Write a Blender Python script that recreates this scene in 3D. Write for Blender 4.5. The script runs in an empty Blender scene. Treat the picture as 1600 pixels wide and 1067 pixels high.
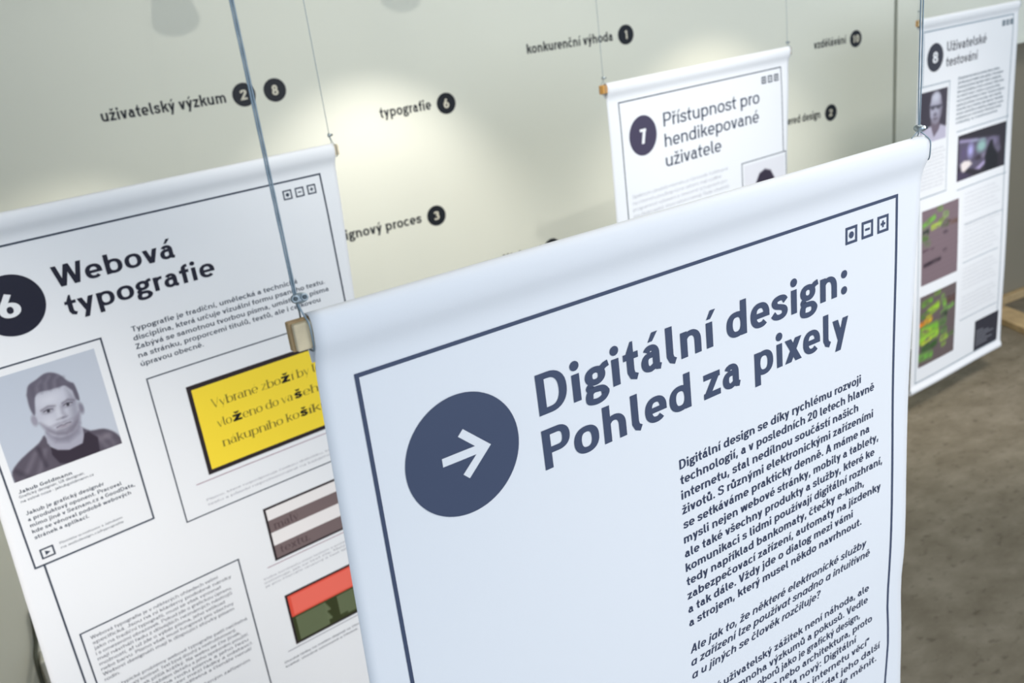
import bpy, bmesh, math, random, unicodedata
import numpy as np
from mathutils import Matrix, Vector

SC = bpy.context.scene
COL = SC.collection
PI = math.pi
random.seed(4)

# ------------------------------------------------------------------ camera
cam_d = bpy.data.cameras.new('camera')
cam = bpy.data.objects.new('camera', cam_d)
COL.objects.link(cam)
RT = Vector((0.86848, -0.47961, -0.12539)); DN = Vector((-0.26705, -0.23953, -0.93344)); FW = Vector((0.41766, 0.84416, -0.3361))
cam.matrix_world = Matrix(((RT.x, -DN.x, -FW.x, 0), (RT.y, -DN.y, -FW.y, 0), (RT.z, -DN.z, -FW.z, 1.946), (0, 0, 0, 1)))
cam_d.sensor_fit = 'HORIZONTAL'; cam_d.sensor_width = 36.0; cam_d.lens = 32.144
cam_d.clip_start = 0.02; cam_d.clip_end = 60
cam_d.dof.use_dof = True; cam_d.dof.focus_distance = 0.94; cam_d.dof.aperture_fstop = 8.0
SC.camera = cam

# ------------------------------------------------------------------ light
SC.view_settings.view_transform = 'Standard'; SC.view_settings.look = 'None'
SC.view_settings.gamma = 1.0; SC.view_settings.exposure = 0.0
SC.view_settings.use_curve_mapping = False
world = bpy.data.worlds.new('daylight'); SC.world = world
world.use_nodes = True
bg = world.node_tree.nodes['Background']
bg.inputs[0].default_value = (0.67, 0.81, 1.0, 1); bg.inputs[1].default_value = 1.12


def area(name, loc, target, size, size_y, power, col):
    d = bpy.data.lights.new(name, 'AREA'); d.shape = 'RECTANGLE'; d.size = size; d.size_y = size_y
    d.energy = power; d.color = col
    o = bpy.data.objects.new(name, d); COL.objects.link(o); o.location = loc
    o.rotation_euler = (Vector(target) - Vector(loc)).to_track_quat('-Z', 'Y').to_euler()
    return o


def spot(name, loc, target, power, col, deg, blend, radius=0.03):
    d = bpy.data.lights.new(name, 'SPOT'); d.energy = power; d.color = col
    d.spot_size = math.radians(deg); d.spot_blend = blend; d.shadow_soft_size = radius
    o = bpy.data.objects.new(name, d); COL.objects.link(o); o.location = loc
    o.rotation_euler = (Vector(target) - Vector(loc)).to_track_quat('-Z', 'Y').to_euler()
    return o


# daylight of the shop window behind the photographer
area('window_daylight', (2.2, -3.2, 2.1), (1.5, 1.5, 1.1), 4.0, 2.2, 56, (0.93, 0.95, 1.0))
# unseen soft fill lights added under the ceiling
area('ceiling_fill_light', (1.4, 1.2, 3.05), (1.4, 1.3, 0), 2.0, 0.6, 14, (1.0, 0.97, 0.92))
area('ceiling_fill_light', (3.9, 1.4, 3.05), (3.9, 1.5, 0), 1.6, 0.6, 22, (1.0, 0.97, 0.92))
# the gallery spotlights, then unseen spots for the wall and banners
LIGHT_A = (1.13, 2.48, 2.15)
LIGHT_B = (2.58, 2.46, 2.10)
spot('wall_spot_light', LIGHT_A, (1.05, 2.97, 1.0), 26, (1.0, 0.925, 0.86), 80, 0.7, 0.02)
spot('wall_spot_light', LIGHT_B, (2.58, 2.95, 0.9), 24, (1.0, 0.88, 0.72), 84, 0.8, 0.02)
spot('wall_spot_light', (0.57, 2.50, 2.15), (-0.40, 3.0, 0.42), 75, (1.0, 0.93, 0.82), 62, 1.0, 0.02)
spot('unseen_spot_light', (0.80, 0.10, 2.95), (1.25, 3.0, 1.7), 68, (1.0, 0.97, 0.90), 62, 1.0, 0.025)
spot('unseen_spot_light', (-0.70, 0.40, 2.95), (0.05, 1.85, 0.50), 265, (1.0, 0.92, 0.85), 35, 1.0, 0.2)  # added to whiten the lower half of banner 6
spot('unseen_spot_light', (1.7, 0.5, 2.95), (1.9, 2.2, 1.15), 85, (1.0, 0.95, 0.91), 40, 1.0, 0.2)  # added to brighten banner 7
spot('unseen_spot_light', (1.7, -0.7, 2.95), (0.78, 0.70, 1.34), 80, (1.0, 0.94, 0.90), 46, 1.0, 0.2)  # added to brighten the nearest banner, more towards its right
spot('unseen_spot_light', (3.0, 0.9, 2.95), (3.55, 2.5, 0.45), 250, (1.0, 0.93, 0.87), 40, 1.0, 0.3)  # added to whiten the lower part of banner 8


# ------------------------------------------------------------------ helpers
def lin(c):
    out = []
    for v in c[:3]:
        v = v / 255.0
        out.append(v / 12.92 if v <= 0.04045 else ((v + 0.055) / 1.055) ** 2.4)
    return tuple(out)


def mat(name, rgb, rough=0.6, spec=0.3, metal=0.0, var=0.0, vscale=8.0, bump=0.0, bscale=200.0):
    m = bpy.data.materials.new(name); m.use_nodes = True
    nt = m.node_tree; b = nt.nodes['Principled BSDF']
    c = lin(rgb)
    b.inputs['Base Color'].default_value = (*c, 1)
    b.inputs['Roughness'].default_value = rough
    b.inputs['Specular IOR Level'].default_value = spec
    b.inputs['Metallic'].default_value = metal
    if var or bump:
        tc = nt.nodes.new('ShaderNodeTexCoord')
    if var:
        n = nt.nodes.new('ShaderNodeTexNoise'); n.inputs['Scale'].default_value = vscale; n.inputs['Detail'].default_value = 5
        nt.links.new(tc.outputs['Object'], n.inputs['Vector'])
        r = nt.nodes.new('ShaderNodeValToRGB')
        r.color_ramp.elements[0].position = 0.3; r.color_ramp.elements[1].position = 0.7
        r.color_ramp.elements[0].color = (*[x * (1 - var) for x in c], 1)
        r.color_ramp.elements[1].color = (*[min(1, x * (1 + var)) for x in c], 1)
        nt.links.new(n.outputs['Fac'], r.inputs['Fac']); nt.links.new(r.outputs['Color'], b.inputs['Base Color'])
    if bump:
        n2 = nt.nodes.new('ShaderNodeTexNoise'); n2.inputs['Scale'].default_value = bscale; n2.inputs['Detail'].default_value = 3
        nt.links.new(tc.outputs['Object'], n2.inputs['Vector'])
        bp = nt.nodes.new('ShaderNodeBump'); bp.inputs['Strength'].default_value = bump; bp.inputs['Distance'].default_value = 0.002
        nt.links.new(n2.outputs['Fac'], bp.inputs['Height']); nt.links.new(bp.outputs['Normal'], b.inputs['Normal'])
    return m


def print_mat():
    m = bpy.data.materials.new('printed_picture'); m.use_nodes = True
    nt = m.node_tree; b = nt.nodes['Principled BSDF']
    a = nt.nodes.new('ShaderNodeAttribute'); a.attribute_name = 'ink'
    nt.links.new(a.outputs['Color'], b.inputs['Base Color'])
    b.inputs['Roughness'].default_value = 0.55; b.inputs['Specular IOR Level'].default_value = 0.3
    return m


M = {
    'vinyl': mat('white_vinyl', (236, 238, 240), 0.6, 0.18, bump=0.05, bscale=900),
    'ink_hazed': mat('hazed_slate_ink', (70, 80, 104), 0.5, 0.3),  # ink lightened: sheen of the laminate is put into its colour
    'ink_dark': mat('hazed_slate_text_ink', (58, 66, 90), 0.5, 0.3),  # text ink, lightened by the same sheen in its colour
    'ink_navy': mat('navy_ink', (30, 31, 48), 0.5, 0.3),
    'ink_line': mat('grey_blue_line_ink', (66, 74, 88), 0.5, 0.3),
    'ink_violet': mat('violet_black_ink', (70, 64, 86), 0.5, 0.3),
    'ink_head7': mat('blue_black_ink', (52, 60, 80), 0.5, 0.3),
    'ink_grey': mat('pale_grey_ink', (168, 168, 174), 0.5, 0.3),
    'ink_mid': mat('mid_grey_ink', (112, 114, 122), 0.5, 0.3),
    'ink_8': mat('charcoal_ink', (52, 52, 62), 0.5, 0.3),
    'ink_8line': mat('steel_blue_line_ink', (140, 156, 166), 0.5, 0.3),
    'ink_8text': mat('steel_blue_text_ink', (96, 112, 122), 0.5, 0.3),
    'white_ink': mat('white_print', (234, 236, 238), 0.5, 0.3),
    'yellow': mat('yellow_print', (250, 220, 60), 0.5, 0.3),
    'screen_black': mat('black_print', (44, 36, 40), 0.5, 0.3),
    'didot': mat('olive_grey_ink', (120, 104, 40), 0.5, 0.3),
    'black': mat('black_ink', (22, 20, 20), 0.5, 0.3),
    'plum': mat('faded_plum_print', (160, 120, 135), 0.5, 0.3),
    'taupe': mat('taupe_print', (120, 104, 104), 0.5, 0.3),
    'taupe_dark': mat('dark_taupe_ink', (92, 76, 78), 0.5, 0.3),
    'offwhite': mat('off_white_print', (238, 234, 232), 0.5, 0.3),
    'red': mat('red_print', (226, 84, 66), 0.5, 0.3),
    'coral': mat('coral_print', (240, 112, 96), 0.5, 0.3),
    'green': mat('dark_green_print', (56, 62, 34), 0.5, 0.3),
    'sage': mat('sage_print', (104, 114, 84), 0.5, 0.3),
    'sage_dark': mat('dark_sage_print', (84, 94, 66), 0.5, 0.3),
    'picture': print_mat(),
    'wood': mat('pale_pine_wood', (214, 198, 164), 0.6, 0.3, var=0.12, vscale=60),
    'wood_dark': mat('tan_pine_wood', (176, 148, 108), 0.6, 0.3, var=0.15, vscale=60),
    'wood_orange': mat('orange_pine_wood', (212, 160, 88), 0.6, 0.3, var=0.12, vscale=60),
    'zinc': mat('zinc_plated_steel', (176, 188, 194), 0.42, 0.5, 0.85, var=0.15, vscale=300),
    'bolt': mat('dull_bolt_steel', (84, 92, 96), 0.5, 0.5, 0.8),
    'rope': mat('galvanised_steel_rope', (138, 154, 164), 0.5, 0.5, 0.7),
    'wall': mat('pale_grey_green_wall_paint', (229, 231, 218), 0.75, 0.2, var=0.012, vscale=1.2, bump=0.05, bscale=300),
    'wall_dark': mat('dark_grey_brown_paint', (142, 134, 116), 0.7, 0.2, var=0.03, vscale=2.0),
    'gap': mat('dark_gap', (60, 62, 58), 0.9, 0.1),
    'ceiling': mat('white_ceiling_paint', (222, 224, 222), 0.8, 0.2),
    'vinyl_black': mat('black_cut_vinyl', (24, 28, 36), 0.45, 0.3),
    'vinyl_white': mat('cream_cut_vinyl', (226, 222, 204), 0.6, 0.3),
    'box_grey': mat('grey_painted_box', (172, 174, 166), 0.6, 0.3),
    'shadow_strip': mat('dark_grey_shadow', (84, 88, 78), 0.6, 0.3),  # tone of the shadow drawn beside the grey box
    'plank': mat('raw_pine_plank', (190, 164, 122), 0.7, 0.2, var=0.15, vscale=14),
    'lamp_white': mat('white_lamp_enamel', (224, 224, 220), 0.4, 0.4),
}


def floor_mat():
    m = bpy.data.materials.new('worn_brown_concrete'); m.use_nodes = True
    nt = m.node_tree; b = nt.nodes['Principled BSDF']
    tc = nt.nodes.new('ShaderNodeTexCoord')
    n1 = nt.nodes.new('ShaderNodeTexNoise'); n1.inputs['Scale'].default_value = 5.0; n1.inputs['Detail'].default_value = 8; n1.inputs['Roughness'].default_value = 0.65
    n2 = nt.nodes.new('ShaderNodeTexNoise'); n2.inputs['Scale'].default_value = 22.0; n2.inputs['Detail'].default_value = 5
    mp = nt.nodes.new('ShaderNodeMapping'); mp.inputs['Scale'].default_value = (1.0, 1.6, 1.0)
    nt.links.new(tc.outputs['Object'], mp.inputs['Vector'])
    nt.links.new(mp.outputs['Vector'], n1.inputs['Vector']); nt.links.new(mp.outputs['Vector'], n2.inputs['Vector'])
    r1 = nt.nodes.new('ShaderNodeValToRGB')
    e = r1.color_ramp.elements
    e[0].position = 0.32; e[0].color = (*lin((104, 96, 80)), 1)
    e[1].position = 0.70; e[1].color = (*lin((134, 126, 110)), 1)
    x = e.new(0.5); x.color = (*lin((118, 110, 94)), 1)
    nt.links.new(n1.outputs['Fac'], r1.inputs['Fac'])
    r2 = nt.nodes.new('ShaderNodeValToRGB')
    e = r2.color_ramp.elements
    e[0].position = 0.30; e[0].color = (0.62, 0.60, 0.58, 1)
    e[1].position = 0.42; e[1].color = (1, 1, 1, 1)
    nt.links.new(n2.outputs['Fac'], r2.inputs['Fac'])
    mx = nt.nodes.new('ShaderNodeMixRGB'); mx.blend_type = 'MULTIPLY'; mx.inputs[0].default_value = 0.8
    nt.links.new(r1.outputs['Color'], mx.inputs[1]); nt.links.new(r2.outputs['Color'], mx.inputs[2])
    nt.links.new(mx.outputs['Color'], b.inputs['Base Color'])
    b.inputs['Roughness'].default_value = 0.7; b.inputs['Specular IOR Level'].default_value = 0.25
    bp = nt.nodes.new('ShaderNodeBump'); bp.inputs['Strength'].default_value = 0.2; bp.inputs['Distance'].default_value = 0.004
    nt.links.new(n2.outputs['Fac'], bp.inputs['Height']); nt.links.new(bp.outputs['Normal'], b.inputs['Normal'])
    return m


M['floor'] = floor_mat()


def link_mesh(name, verts, faces, m, parent=None, smooth=False):
    me = bpy.data.meshes.new(name)
    me.from_pydata([tuple(v) for v in verts], [], [tuple(f) for f in faces])
    if isinstance(m, (list, tuple)):
        for q in m:
            me.materials.append(q)
    else:
        me.materials.append(m)
    if smooth:
        me.polygons.foreach_set('use_smooth', [True] * len(me.polygons))
    me.update()
    o = bpy.data.objects.new(name, me); COL.objects.link(o)
    if parent is not None:
        o.parent = parent
    return o


def thing(name, label, cat, loc=(0, 0, 0), rz=0.0, group=None):
    o = bpy.data.objects.new(name, None); COL.objects.link(o)
    o.empty_display_size = 0.05
    o.location = loc; o.rotation_euler = (0, 0, rz)
    o['label'] = label; o['category'] = cat
    if group:
        o['group'] = group
    return o


def tag(o, label, cat, group=None):
    o['label'] = label; o['category'] = cat
    if group:
        o['group'] = group
    return o


class MB:
    def __init__(s):
        s.v = []; s.f = []

    def add(s, vs, fs):
        k = len(s.v)
        s.v += [tuple(p) for p in vs]; s.f += [tuple(i + k for i in f) for f in fs]

    def box(s, lo, hi):
        x0, y0, z0 = lo; x1, y1, z1 = hi
        s.add([(x0, y0, z0), (x1, y0, z0), (x1, y1, z0), (x0, y1, z0), (x0, y0, z1), (x1, y0, z1), (x1, y1, z1), (x0, y1, z1)],
              [(0, 3, 2, 1), (4, 5, 6, 7), (0, 1, 5, 4), (1, 2, 6, 5), (2, 3, 7, 6), (3, 0, 4, 7)])

    def tube(s, pts, r, n=10, lobes=0, twist=0.0, caps=True):
        pts = [Vector(p) for p in pts]
        rings = []
        up = None; dist = 0.0
        for i, p in enumerate(pts):
            t = (pts[min(i + 1, len(pts) - 1)] - pts[max(i - 1, 0)]).normalized()
            if up is None:
                up = Vector((0, 0, 1)) if abs(t.z) < 0.9 else Vector((1, 0, 0))
            up = (up - t * up.dot(t)).normalized()
            sd = t.cross(up)
            if i:
                dist += (p - pts[i - 1]).length
            rr = r[i] if isinstance(r, (list, tuple)) else r
            ring = []
            for k in range(n):
                a = 2 * PI * k / n
                q = rr * (1 + (0.16 * math.cos(lobes * (a + twist * dist)) if lobes else 0))
                ring.append(p + up * (q * math.cos(a)) + sd * (q * math.sin(a)))
            rings.append(ring)
        vs = [v for ring in rings for v in ring]; fs = []
        for i in range(len(pts) - 1):
            for k in range(n):
                a, b = i * n + k, i * n + (k + 1) % n
                fs.append((a, b, b + n, a + n))
        if caps:
            fs.append(tuple(reversed(range(n)))); fs.append(tuple(range(len(vs) - n, len(vs))))
        s.add(vs, fs)

    def lathe(s, prof, n, mtx):
        vs = []; fs = []
        for (r, z) in prof:
            for k in range(n):
                a = 2 * PI * k / n
                vs.append(mtx @ Vector((r * math.cos(a), r * math.sin(a), z)))
        for i in range(len(prof) - 1):
            for k in range(n):
                a, b = i * n + k, i * n + (k + 1) % n
                fs.append((a, b, b + n, a + n))
        s.add(vs, fs)

    def build(s, name, m, parent=None, smooth=False, bevel=0.0):
        o = link_mesh(name, s.v, s.f, m, parent, smooth)
        if bevel:
            md = o.modifiers.new('edge', 'BEVEL'); md.width = bevel; md.segments = 2; md.limit_method = 'ANGLE'
        return o


def axis_mtx(origin, axis):
    return Matrix.Translation(Vector(origin)) @ Vector(axis).to_track_quat('Z', 'Y').to_matrix().to_4x4()


# ------------------------------------------------------------------ lettering (drawn strokes, cap height = 1000)
XH, CAP, ASC, DSC = 680.0, 1000.0, 958.0, -275.0
HZ = 0.74


def sarc(cx, cy, rx, ry, a0, a1, n=14, p=2.3):
    out = []
    for i in range(n + 1):
        a = math.radians(a0 + (a1 - a0) * i / n)
        c, s = math.cos(a), math.sin(a)
        out.append((cx + rx * math.copysign(abs(c) ** (2 / p), c), cy + ry * math.copysign(abs(s) ** (2 / p), s)))
    return out


def spline(pts, k=5):
    P = [np.array(p, float) for p in pts]
    P = [2 * P[0] - P[1]] + P + [2 * P[-1] - P[-2]]
    out = []
    for i in range(1, len(P) - 2):
        for j in range(k):
            t = j / k
            a, b, c, d = P[i - 1], P[i], P[i + 1], P[i + 2]
            out.append(tuple(0.5 * ((2 * b) + (c - a) * t + (2 * a - 5 * b + 4 * c - d) * t * t + (3 * b - a - 3 * c + d) * t ** 3)))
    out.append(tuple(P[-2]))
    return out


_cache = {}


def glyph(ch, w, n, ital=False):
    """advance and strokes of one letter: ('s', points, closed, taper) or ('p', polygon)"""
    key = (ch, w, n, ital)
    if key in _cache:
        return _cache[key]
    S = w / 2
    V = S * HZ                                       # half thickness of the horizontals
    G = []
    k = max(3, n // 3)

    def st(pts, closed=False, taper=0):
        G.append(('s', [tuple(p) for p in pts], closed, taper))

    def po(pts):
        G.append(('p', [tuple(p) for p in pts]))

    def diag(x0, y0, x1, y1, ww=None):
        ww = ww or w
        hw = ww * math.hypot(x1 - x0, y1 - y0) / abs(y1 - y0) / 2
        po([(x0 - hw, y0), (x0 + hw, y0), (x1 + hw, y1), (x1 - hw, y1)])

    def dot(cx, cy, r):
        po([(cx + r * math.cos(2 * PI * i / (2 * k + 4)), cy + r * math.sin(2 * PI * i / (2 * k + 4))) for i in range(2 * k + 4)])

    def bowl(l, W, y0, y1, p=2.3):
        st(sarc(l + W / 2, (y0 + y1) / 2, W / 2 - S, (y1 - y0) / 2 - V, 0, 360, 2 * n, p)[:-1], True)

    def arch(x0, x1, y, base=0):
        ry = min(260, y * 0.38)
        st([(x0, y - V - ry - 60)] + sarc((x0 + x1) / 2, y - V - ry, (x1 - x0) / 2, ry, 180, 0, n, 2.2) + [(x1, base)], taper=1)

    adv = 600
    top = ASC if ch in 'bdfhklt' else XH
    c = ch
    if c == ' ':
        adv = 330
    elif c in 'nhmur':
        l = 90
        if c == 'n' or c == 'h':
            st([(l + S, 0), (l + S, top)]); arch(l + S, l + 650 - S, XH); adv = l + 650 + 85
        elif c == 'm':
            st([(l + S, 0), (l + S, XH)]); arch(l + S, l + 505, XH); arch(l + 505, l + 1010 - S, XH); adv = l + 1010 + 85
        elif c == 'r':
            st([(l + S, 0), (l + S, XH)])
            st([(l + S, 330)] + sarc(l + S + 240, XH - V - 250, 240, 250, 180, 82, k + 2), taper=1); adv = l + S + 270 + 25
        else:
            l = 82
            st([(l + 650 - S, 0), (l + 650 - S, XH)])
            ry = 250
            st([(l + S, XH), (l + S, V + ry)] + sarc(l + 325, V + ry, 325 - S, ry, 180, 360, n, 2.2) + [(l + 650 - S, V + ry + 60)]); adv = l + 650 + 88
    elif c == 'o':
        bowl(52, 700, 0 - 8, XH + 8); adv = 804
    elif c in 'bp':
        st([(90 + S, 0 if c == 'b' else DSC), (90 + S, top)]); bowl(90, 690, -8, XH + 8); adv = 90 + 690 + 52
    elif c in 'dq' or (c == 'a' and ital):
        l = 52
        st([(l + 690 - S, DSC if c == 'q' else 0), (l + 690 - S, top)]); bowl(l, 690, -8, XH + 8); adv = l + 690 + 90
    elif c == 'c':
        st(sarc(52 + 320, XH / 2, 320 - S + 20, XH / 2 - V + 8, 42, 318, 2 * n)); adv = 52 + 600 + 30
    elif c == 'e':
        st(sarc(52 + 335, XH / 2, 335 - S, XH / 2 - V + 8, 0, 314, 2 * n))
        po([(52 + S, XH / 2 - 12 - V * .95), (52 + 669, XH / 2 - 12 - V * .95), (52 + 669, XH / 2 - 12 + V * .95), (52 + S, XH / 2 - 12 + V * .95)])
        adv = 52 + 670 + 45
    elif c == 'a':
        l = 48; sx = l + 555 - S
        st(sarc(l + 300, XH - V - 190, sx - l - 300, 198, 150, 0, n, 2.2) + [(sx, 150), (sx + 35, V * 1.1), (sx + 135, V * .7)])
        cy = (425 + V) / 2; ry = (425 - V) / 2 + 4
        st([(sx, 425)] + sarc(l + 280, cy, 280 - S, ry, 90, 270, n, 2.2) + [(sx - 60, V + 40), (sx, 190)])
        adv = l + 660 + 20
    elif c == 'g':
        l = 48
        st(sarc(l + 285, 455, 285 - S, 233 - V, 0, 360, 2 * n, 2.1)[:-1], True)
        st([(l + 440, 560), (l + 560, 640), (l + 668, 668)])
        st(spline([(l + 165, 262), (l + 105, 195), (l + 150, 128), (l + 300, 118), (l + 430, 96), (l + 505, 30), (l + 530 - S * .1, -40)], k))
        st(spline([(l + 200, 125), (l + 110, 60), (l + S * .75, -50), (l + 110, -150), (l + 280, -190), (l + 450, -150), (l + 535, -40), (l + 500, 40)], k))
        adv = l + 640 + 30
    elif c == 's':
        W = 575; l = 45
        P = [(505, 470), (425, 555), (290, 578), (150, 545), (105, 470), (165, 395), (300, 350), (430, 298), (470, 215), (415, 132), (280, 102), (135, 130), (45, 215)]
        st(spline([(l + S + (x - 105) * (W - 2 * S) / 365, V - 6 + (y - 102) * (XH - 2 * V + 12) / 476) for x, y in P], k)); adv = l + W + 45
    elif c == 'i':
        st([(90 + S, 0), (90 + S, XH)]); dot(90 + S, 885, S * 1.18); adv = 180 + w
    elif c == '\u0131':
        st([(90 + S, 0), (90 + S, XH)]); adv = 180 + w
    elif c in 'j\u0237':
        st([(90 + S, XH), (90 + S, -100), (90 + S - 50, DSC + S), (0, DSC + S)])
        if c == 'j':
            dot(90 + S, 885, S * 1.18)
        adv = 180 + w
    elif c == 'l':
        x = 90 + S
        st([(x, ASC), (x, 205), (x + 50, 85), (x + 165, 25)]); adv = 90 + w + 150
    elif c == 't':
        x = 130 + S
        po([(x - S, XH - 40), (x - S, XH + 20), (x + S * .3, ASC), (x + S, ASC), (x + S, XH - 40)])
        st([(x, XH), (x, 205), (x + 50, 85), (x + 185, 25)])
        po([(35, XH - w * .8), (470, XH - w * .8), (470, XH), (35, XH)]); adv = 500
    elif c == 'f':
        x = 130 + S
        st([(x, 0), (x, 720)] + sarc(x + 190, 720, 190, ASC - V - 720, 180, 90, k + 1)); po([(30, XH - w * .8), (440, XH - w * .8), (440, XH), (30, XH)]); adv = 470
    elif c == 'k':
        st([(90 + S, 0), (90 + S, ASC)]); diag(90 + w + 30, 290, 90 + 500, XH); diag(90 + w + 160, 380, 90 + 560, 0); adv = 90 + 640
    elif c == 'v':
        diag(S + 30, XH, 330, 0); diag(650 - S, XH, 350, 0); adv = 690
    elif c == 'w':
        diag(S + 30, XH, 265, 0, w * .95); diag(500, XH, 285, 0, w * .95); diag(500, XH, 715, 0, w * .95); diag(970 - S, XH, 735, 0, w * .95); adv = 1005
    elif c == 'x':
        diag(S + 30, XH, 640 - S, 0); diag(640 - S, XH, S + 30, 0); adv = 675
    elif c == 'y':
        diag(S + 30, XH, 345, 60); diag(660 - S, XH, 345 - 105, DSC); adv = 690
    elif c == 'z':
        t = w * .78
        po([(50, XH - t), (600, XH - t), (600, XH), (50, XH)]); po([(40, 0), (605, 0), (605, t), (40, t)])
        po([(40, t * .5), (40 + w * 1.3, t * .9), (602, XH - t * .5), (602 - w * 1.3, XH - t * .9)]); adv = 645
    elif c in 'DPBR':
        l = 95
        st([(l + S, 0), (l + S, CAP)])
        if c == 'D':
            st([(l + S, CAP - V), (l + 300, CAP - V)] + sarc(l + 300, CAP / 2, 470 - S, CAP / 2 - V, 90, -90, n) + [(l + S, V)]); adv = l + 770 + 55
        else:
            st([(l + S, CAP - V), (l + 400, CAP - V)] + sarc(l + 400, 690, 330 - S, 310 - V, 90, -90, n) + [(l + S, 380 + V)])
            adv = l + 730 + 40
            if c == 'B':
                st([(l + S, V), (l + 420, V)] + sarc(l + 420, 270, 340 - S, 270 - V, -90, 90, n)); adv += 40
            if c == 'R':
                diag(l + 380, 450, l + 690 - S, 0)
    elif c in 'VAW':
        if c == 'V':
            diag(S + 20, CAP, 395, 0); diag(800 - S, CAP, 405, 0); adv = 820
        elif c == 'A':
            diag(395, CAP, S + 20, 0); diag(405, CAP, 800 - S, 0); st([(200, 270), (600, 270)]); adv = 820
        else:
            diag(S + 20, CAP, 325, 0); diag(600, CAP, 345, 0); diag(600, CAP, 855, 0); diag(1180 - S, CAP, 875, 0); adv = 1190
    elif c == 'S':
        W = 700; l = 50
        P = [(505, 470), (425, 555), (290, 578), (150, 545), (105, 470), (165, 395), (300, 350), (430, 298), (470, 215), (415, 132), (280, 102), (135, 130), (45, 215)]
        st(spline([(l + S + (x - 105) * (W - 2 * S) / 365, V + (y - 102) * (CAP - 2 * V) / 476) for x, y in P], k)); adv = l + W + 50
    elif c == 'T':
        st([(20, CAP - S), (720, CAP - S)]); st([(370, 0), (370, CAP - S)]); adv = 740
    elif c == 'Z':
        po([(50, CAP - w), (700, CAP - w), (700, CAP), (50, CAP)]); po([(40, 0), (710, 0), (710, w), (40, w)]); po([(45, w * .6), (45 + w * 1.2, w * .6), (700, CAP - w * .6), (700 - w * 1.2, CAP - w * .6)]); adv = 750
    elif c == 'U':
        l = 90
        st([(l + S, CAP), (l + S, S + 320)] + sarc(l + 375, S + 320, 375 - S, 320, 180, 360, n) + [(l + 750 - S, CAP)]); adv = l + 840
    elif c == 'J':
        st([(430, CAP), (430, S + 250)] + sarc(430 - 190, S + 250, 190, 250, 0, -165, n)); adv = 430 + S + 90
    elif c in 'GC':
        st(sarc(470, CAP / 2, 420 - S, CAP / 2 - V, 42, 330 if c == 'G' else 318, 2 * n))
        if c == 'G':
            st([(500, 430), (840 - S, 430), (840 - S, 150)])
        adv = 900
    elif c == 'K':
        st([(95 + S, 0), (95 + S, CAP)]); diag(95 + w + 20, 400, 760 - S, CAP); diag(95 + w + 190, 560, 800 - S, 0); adv = 820
    elif c in 'MNX':
        if c == 'N':
            st([(95 + S, 0), (95 + S, CAP)]); st([(800 - S, 0), (800 - S, CAP)]); diag(95 + S, CAP, 800 - S, 0); adv = 895
        elif c == 'M':
            st([(95 + S, 0), (95 + S, CAP)]); st([(950 - S, 0), (950 - S, CAP)]); diag(95 + S, CAP, 520, 200); diag(950 - S, CAP, 525, 200); adv = 1045
        else:
            diag(S + 20, CAP, 740 - S, 0); diag(740 - S, CAP, S + 20, 0); adv = 760
    elif c == '0':
        bowl(50, 640, 0, CAP); adv = 740
    elif c == '1':
        st([(360, 0), (360, CAP - S), (160, 790)]); adv = 640
    elif c == '2':
        st(spline([(90, 700), (140, 850), (320, CAP - S), (500, 850), (510, 690), (400, 500), (210, 270), (105, S)], k) + [(620, S)]); adv = 690
    elif c == '3':
        st(spline([(80, 780), (180, 880), (330, CAP - S), (490, 850), (480, 640), (290, 545)], k)); st(spline([(290, 545), (500, 450), (540, 260), (420, S + 20), (270, S), (130, 110), (70, 220)], k)); adv = 680
    elif c == '6':
        bowl(50, 660, -8, 640, 2.05); st(spline([(50 + S, 320), (75 + S, 500), (190 + S, 720), (330 + S, CAP)], k)); adv = 760
    elif c == '7':
        st([(60, CAP - S), (600, CAP - S)]); diag(600 - S * 1.15, CAP - S * .4, 270, 0); adv = 660
    elif c == '8':
        bowl(60, 640, -8, 575, 2.0); bowl(100, 560, 575 - 2 * V, CAP + 8, 2.0); adv = 760
    elif c in '459':
        bowl(60, 640, 390, CAP); st([(640 - S, 600), (400, 0)]); adv = 760
    elif c in '.,':
        if c == '.':
            dot(90 + S, S * 1.1, S * 1.12)
        else:
            po([(60, -170), (60 + w * .7, -170), (95 + w, w), (95, w)])
        adv = 180 + w
    elif c == ':':
        dot(100 + S, S * 1.1, S * 1.15); dot(100 + S, 590, S * 1.15); adv = 200 + w
    elif c == '?':
        st(spline([(60, 760), (150, 900), (310, CAP - S), (470, 870), (470, 700), (330, 540), (300, 300)], k)); dot(300, S, S * 1.15); adv = 600
    elif c in '-\u2013':
        st([(60, 340), (420, 340)]); adv = 480
    elif c in '"\u201c\u201d':
        st([(100, 700), (140, CAP)]); st([(280, 700), (320, CAP)]); adv = 420
    elif c in '()/':
        st([(60, -150), (330, CAP)] if c == '/' else spline([(300, CAP + 50), (140, 700), (140, 200), (300, -150)] if c == '(' else [(60, CAP + 50), (220, 700), (220, 200), (60, -150)], k)); adv = 380
    if ital:
        def sh(p):
            return (p[0] + 0.20 * p[1], p[1])
        G = [(g[0], [sh(p) for p in g[1]]) + tuple(g[2:]) for g in G]
    _cache[key] = (adv, G)
    return _cache[key]


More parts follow.
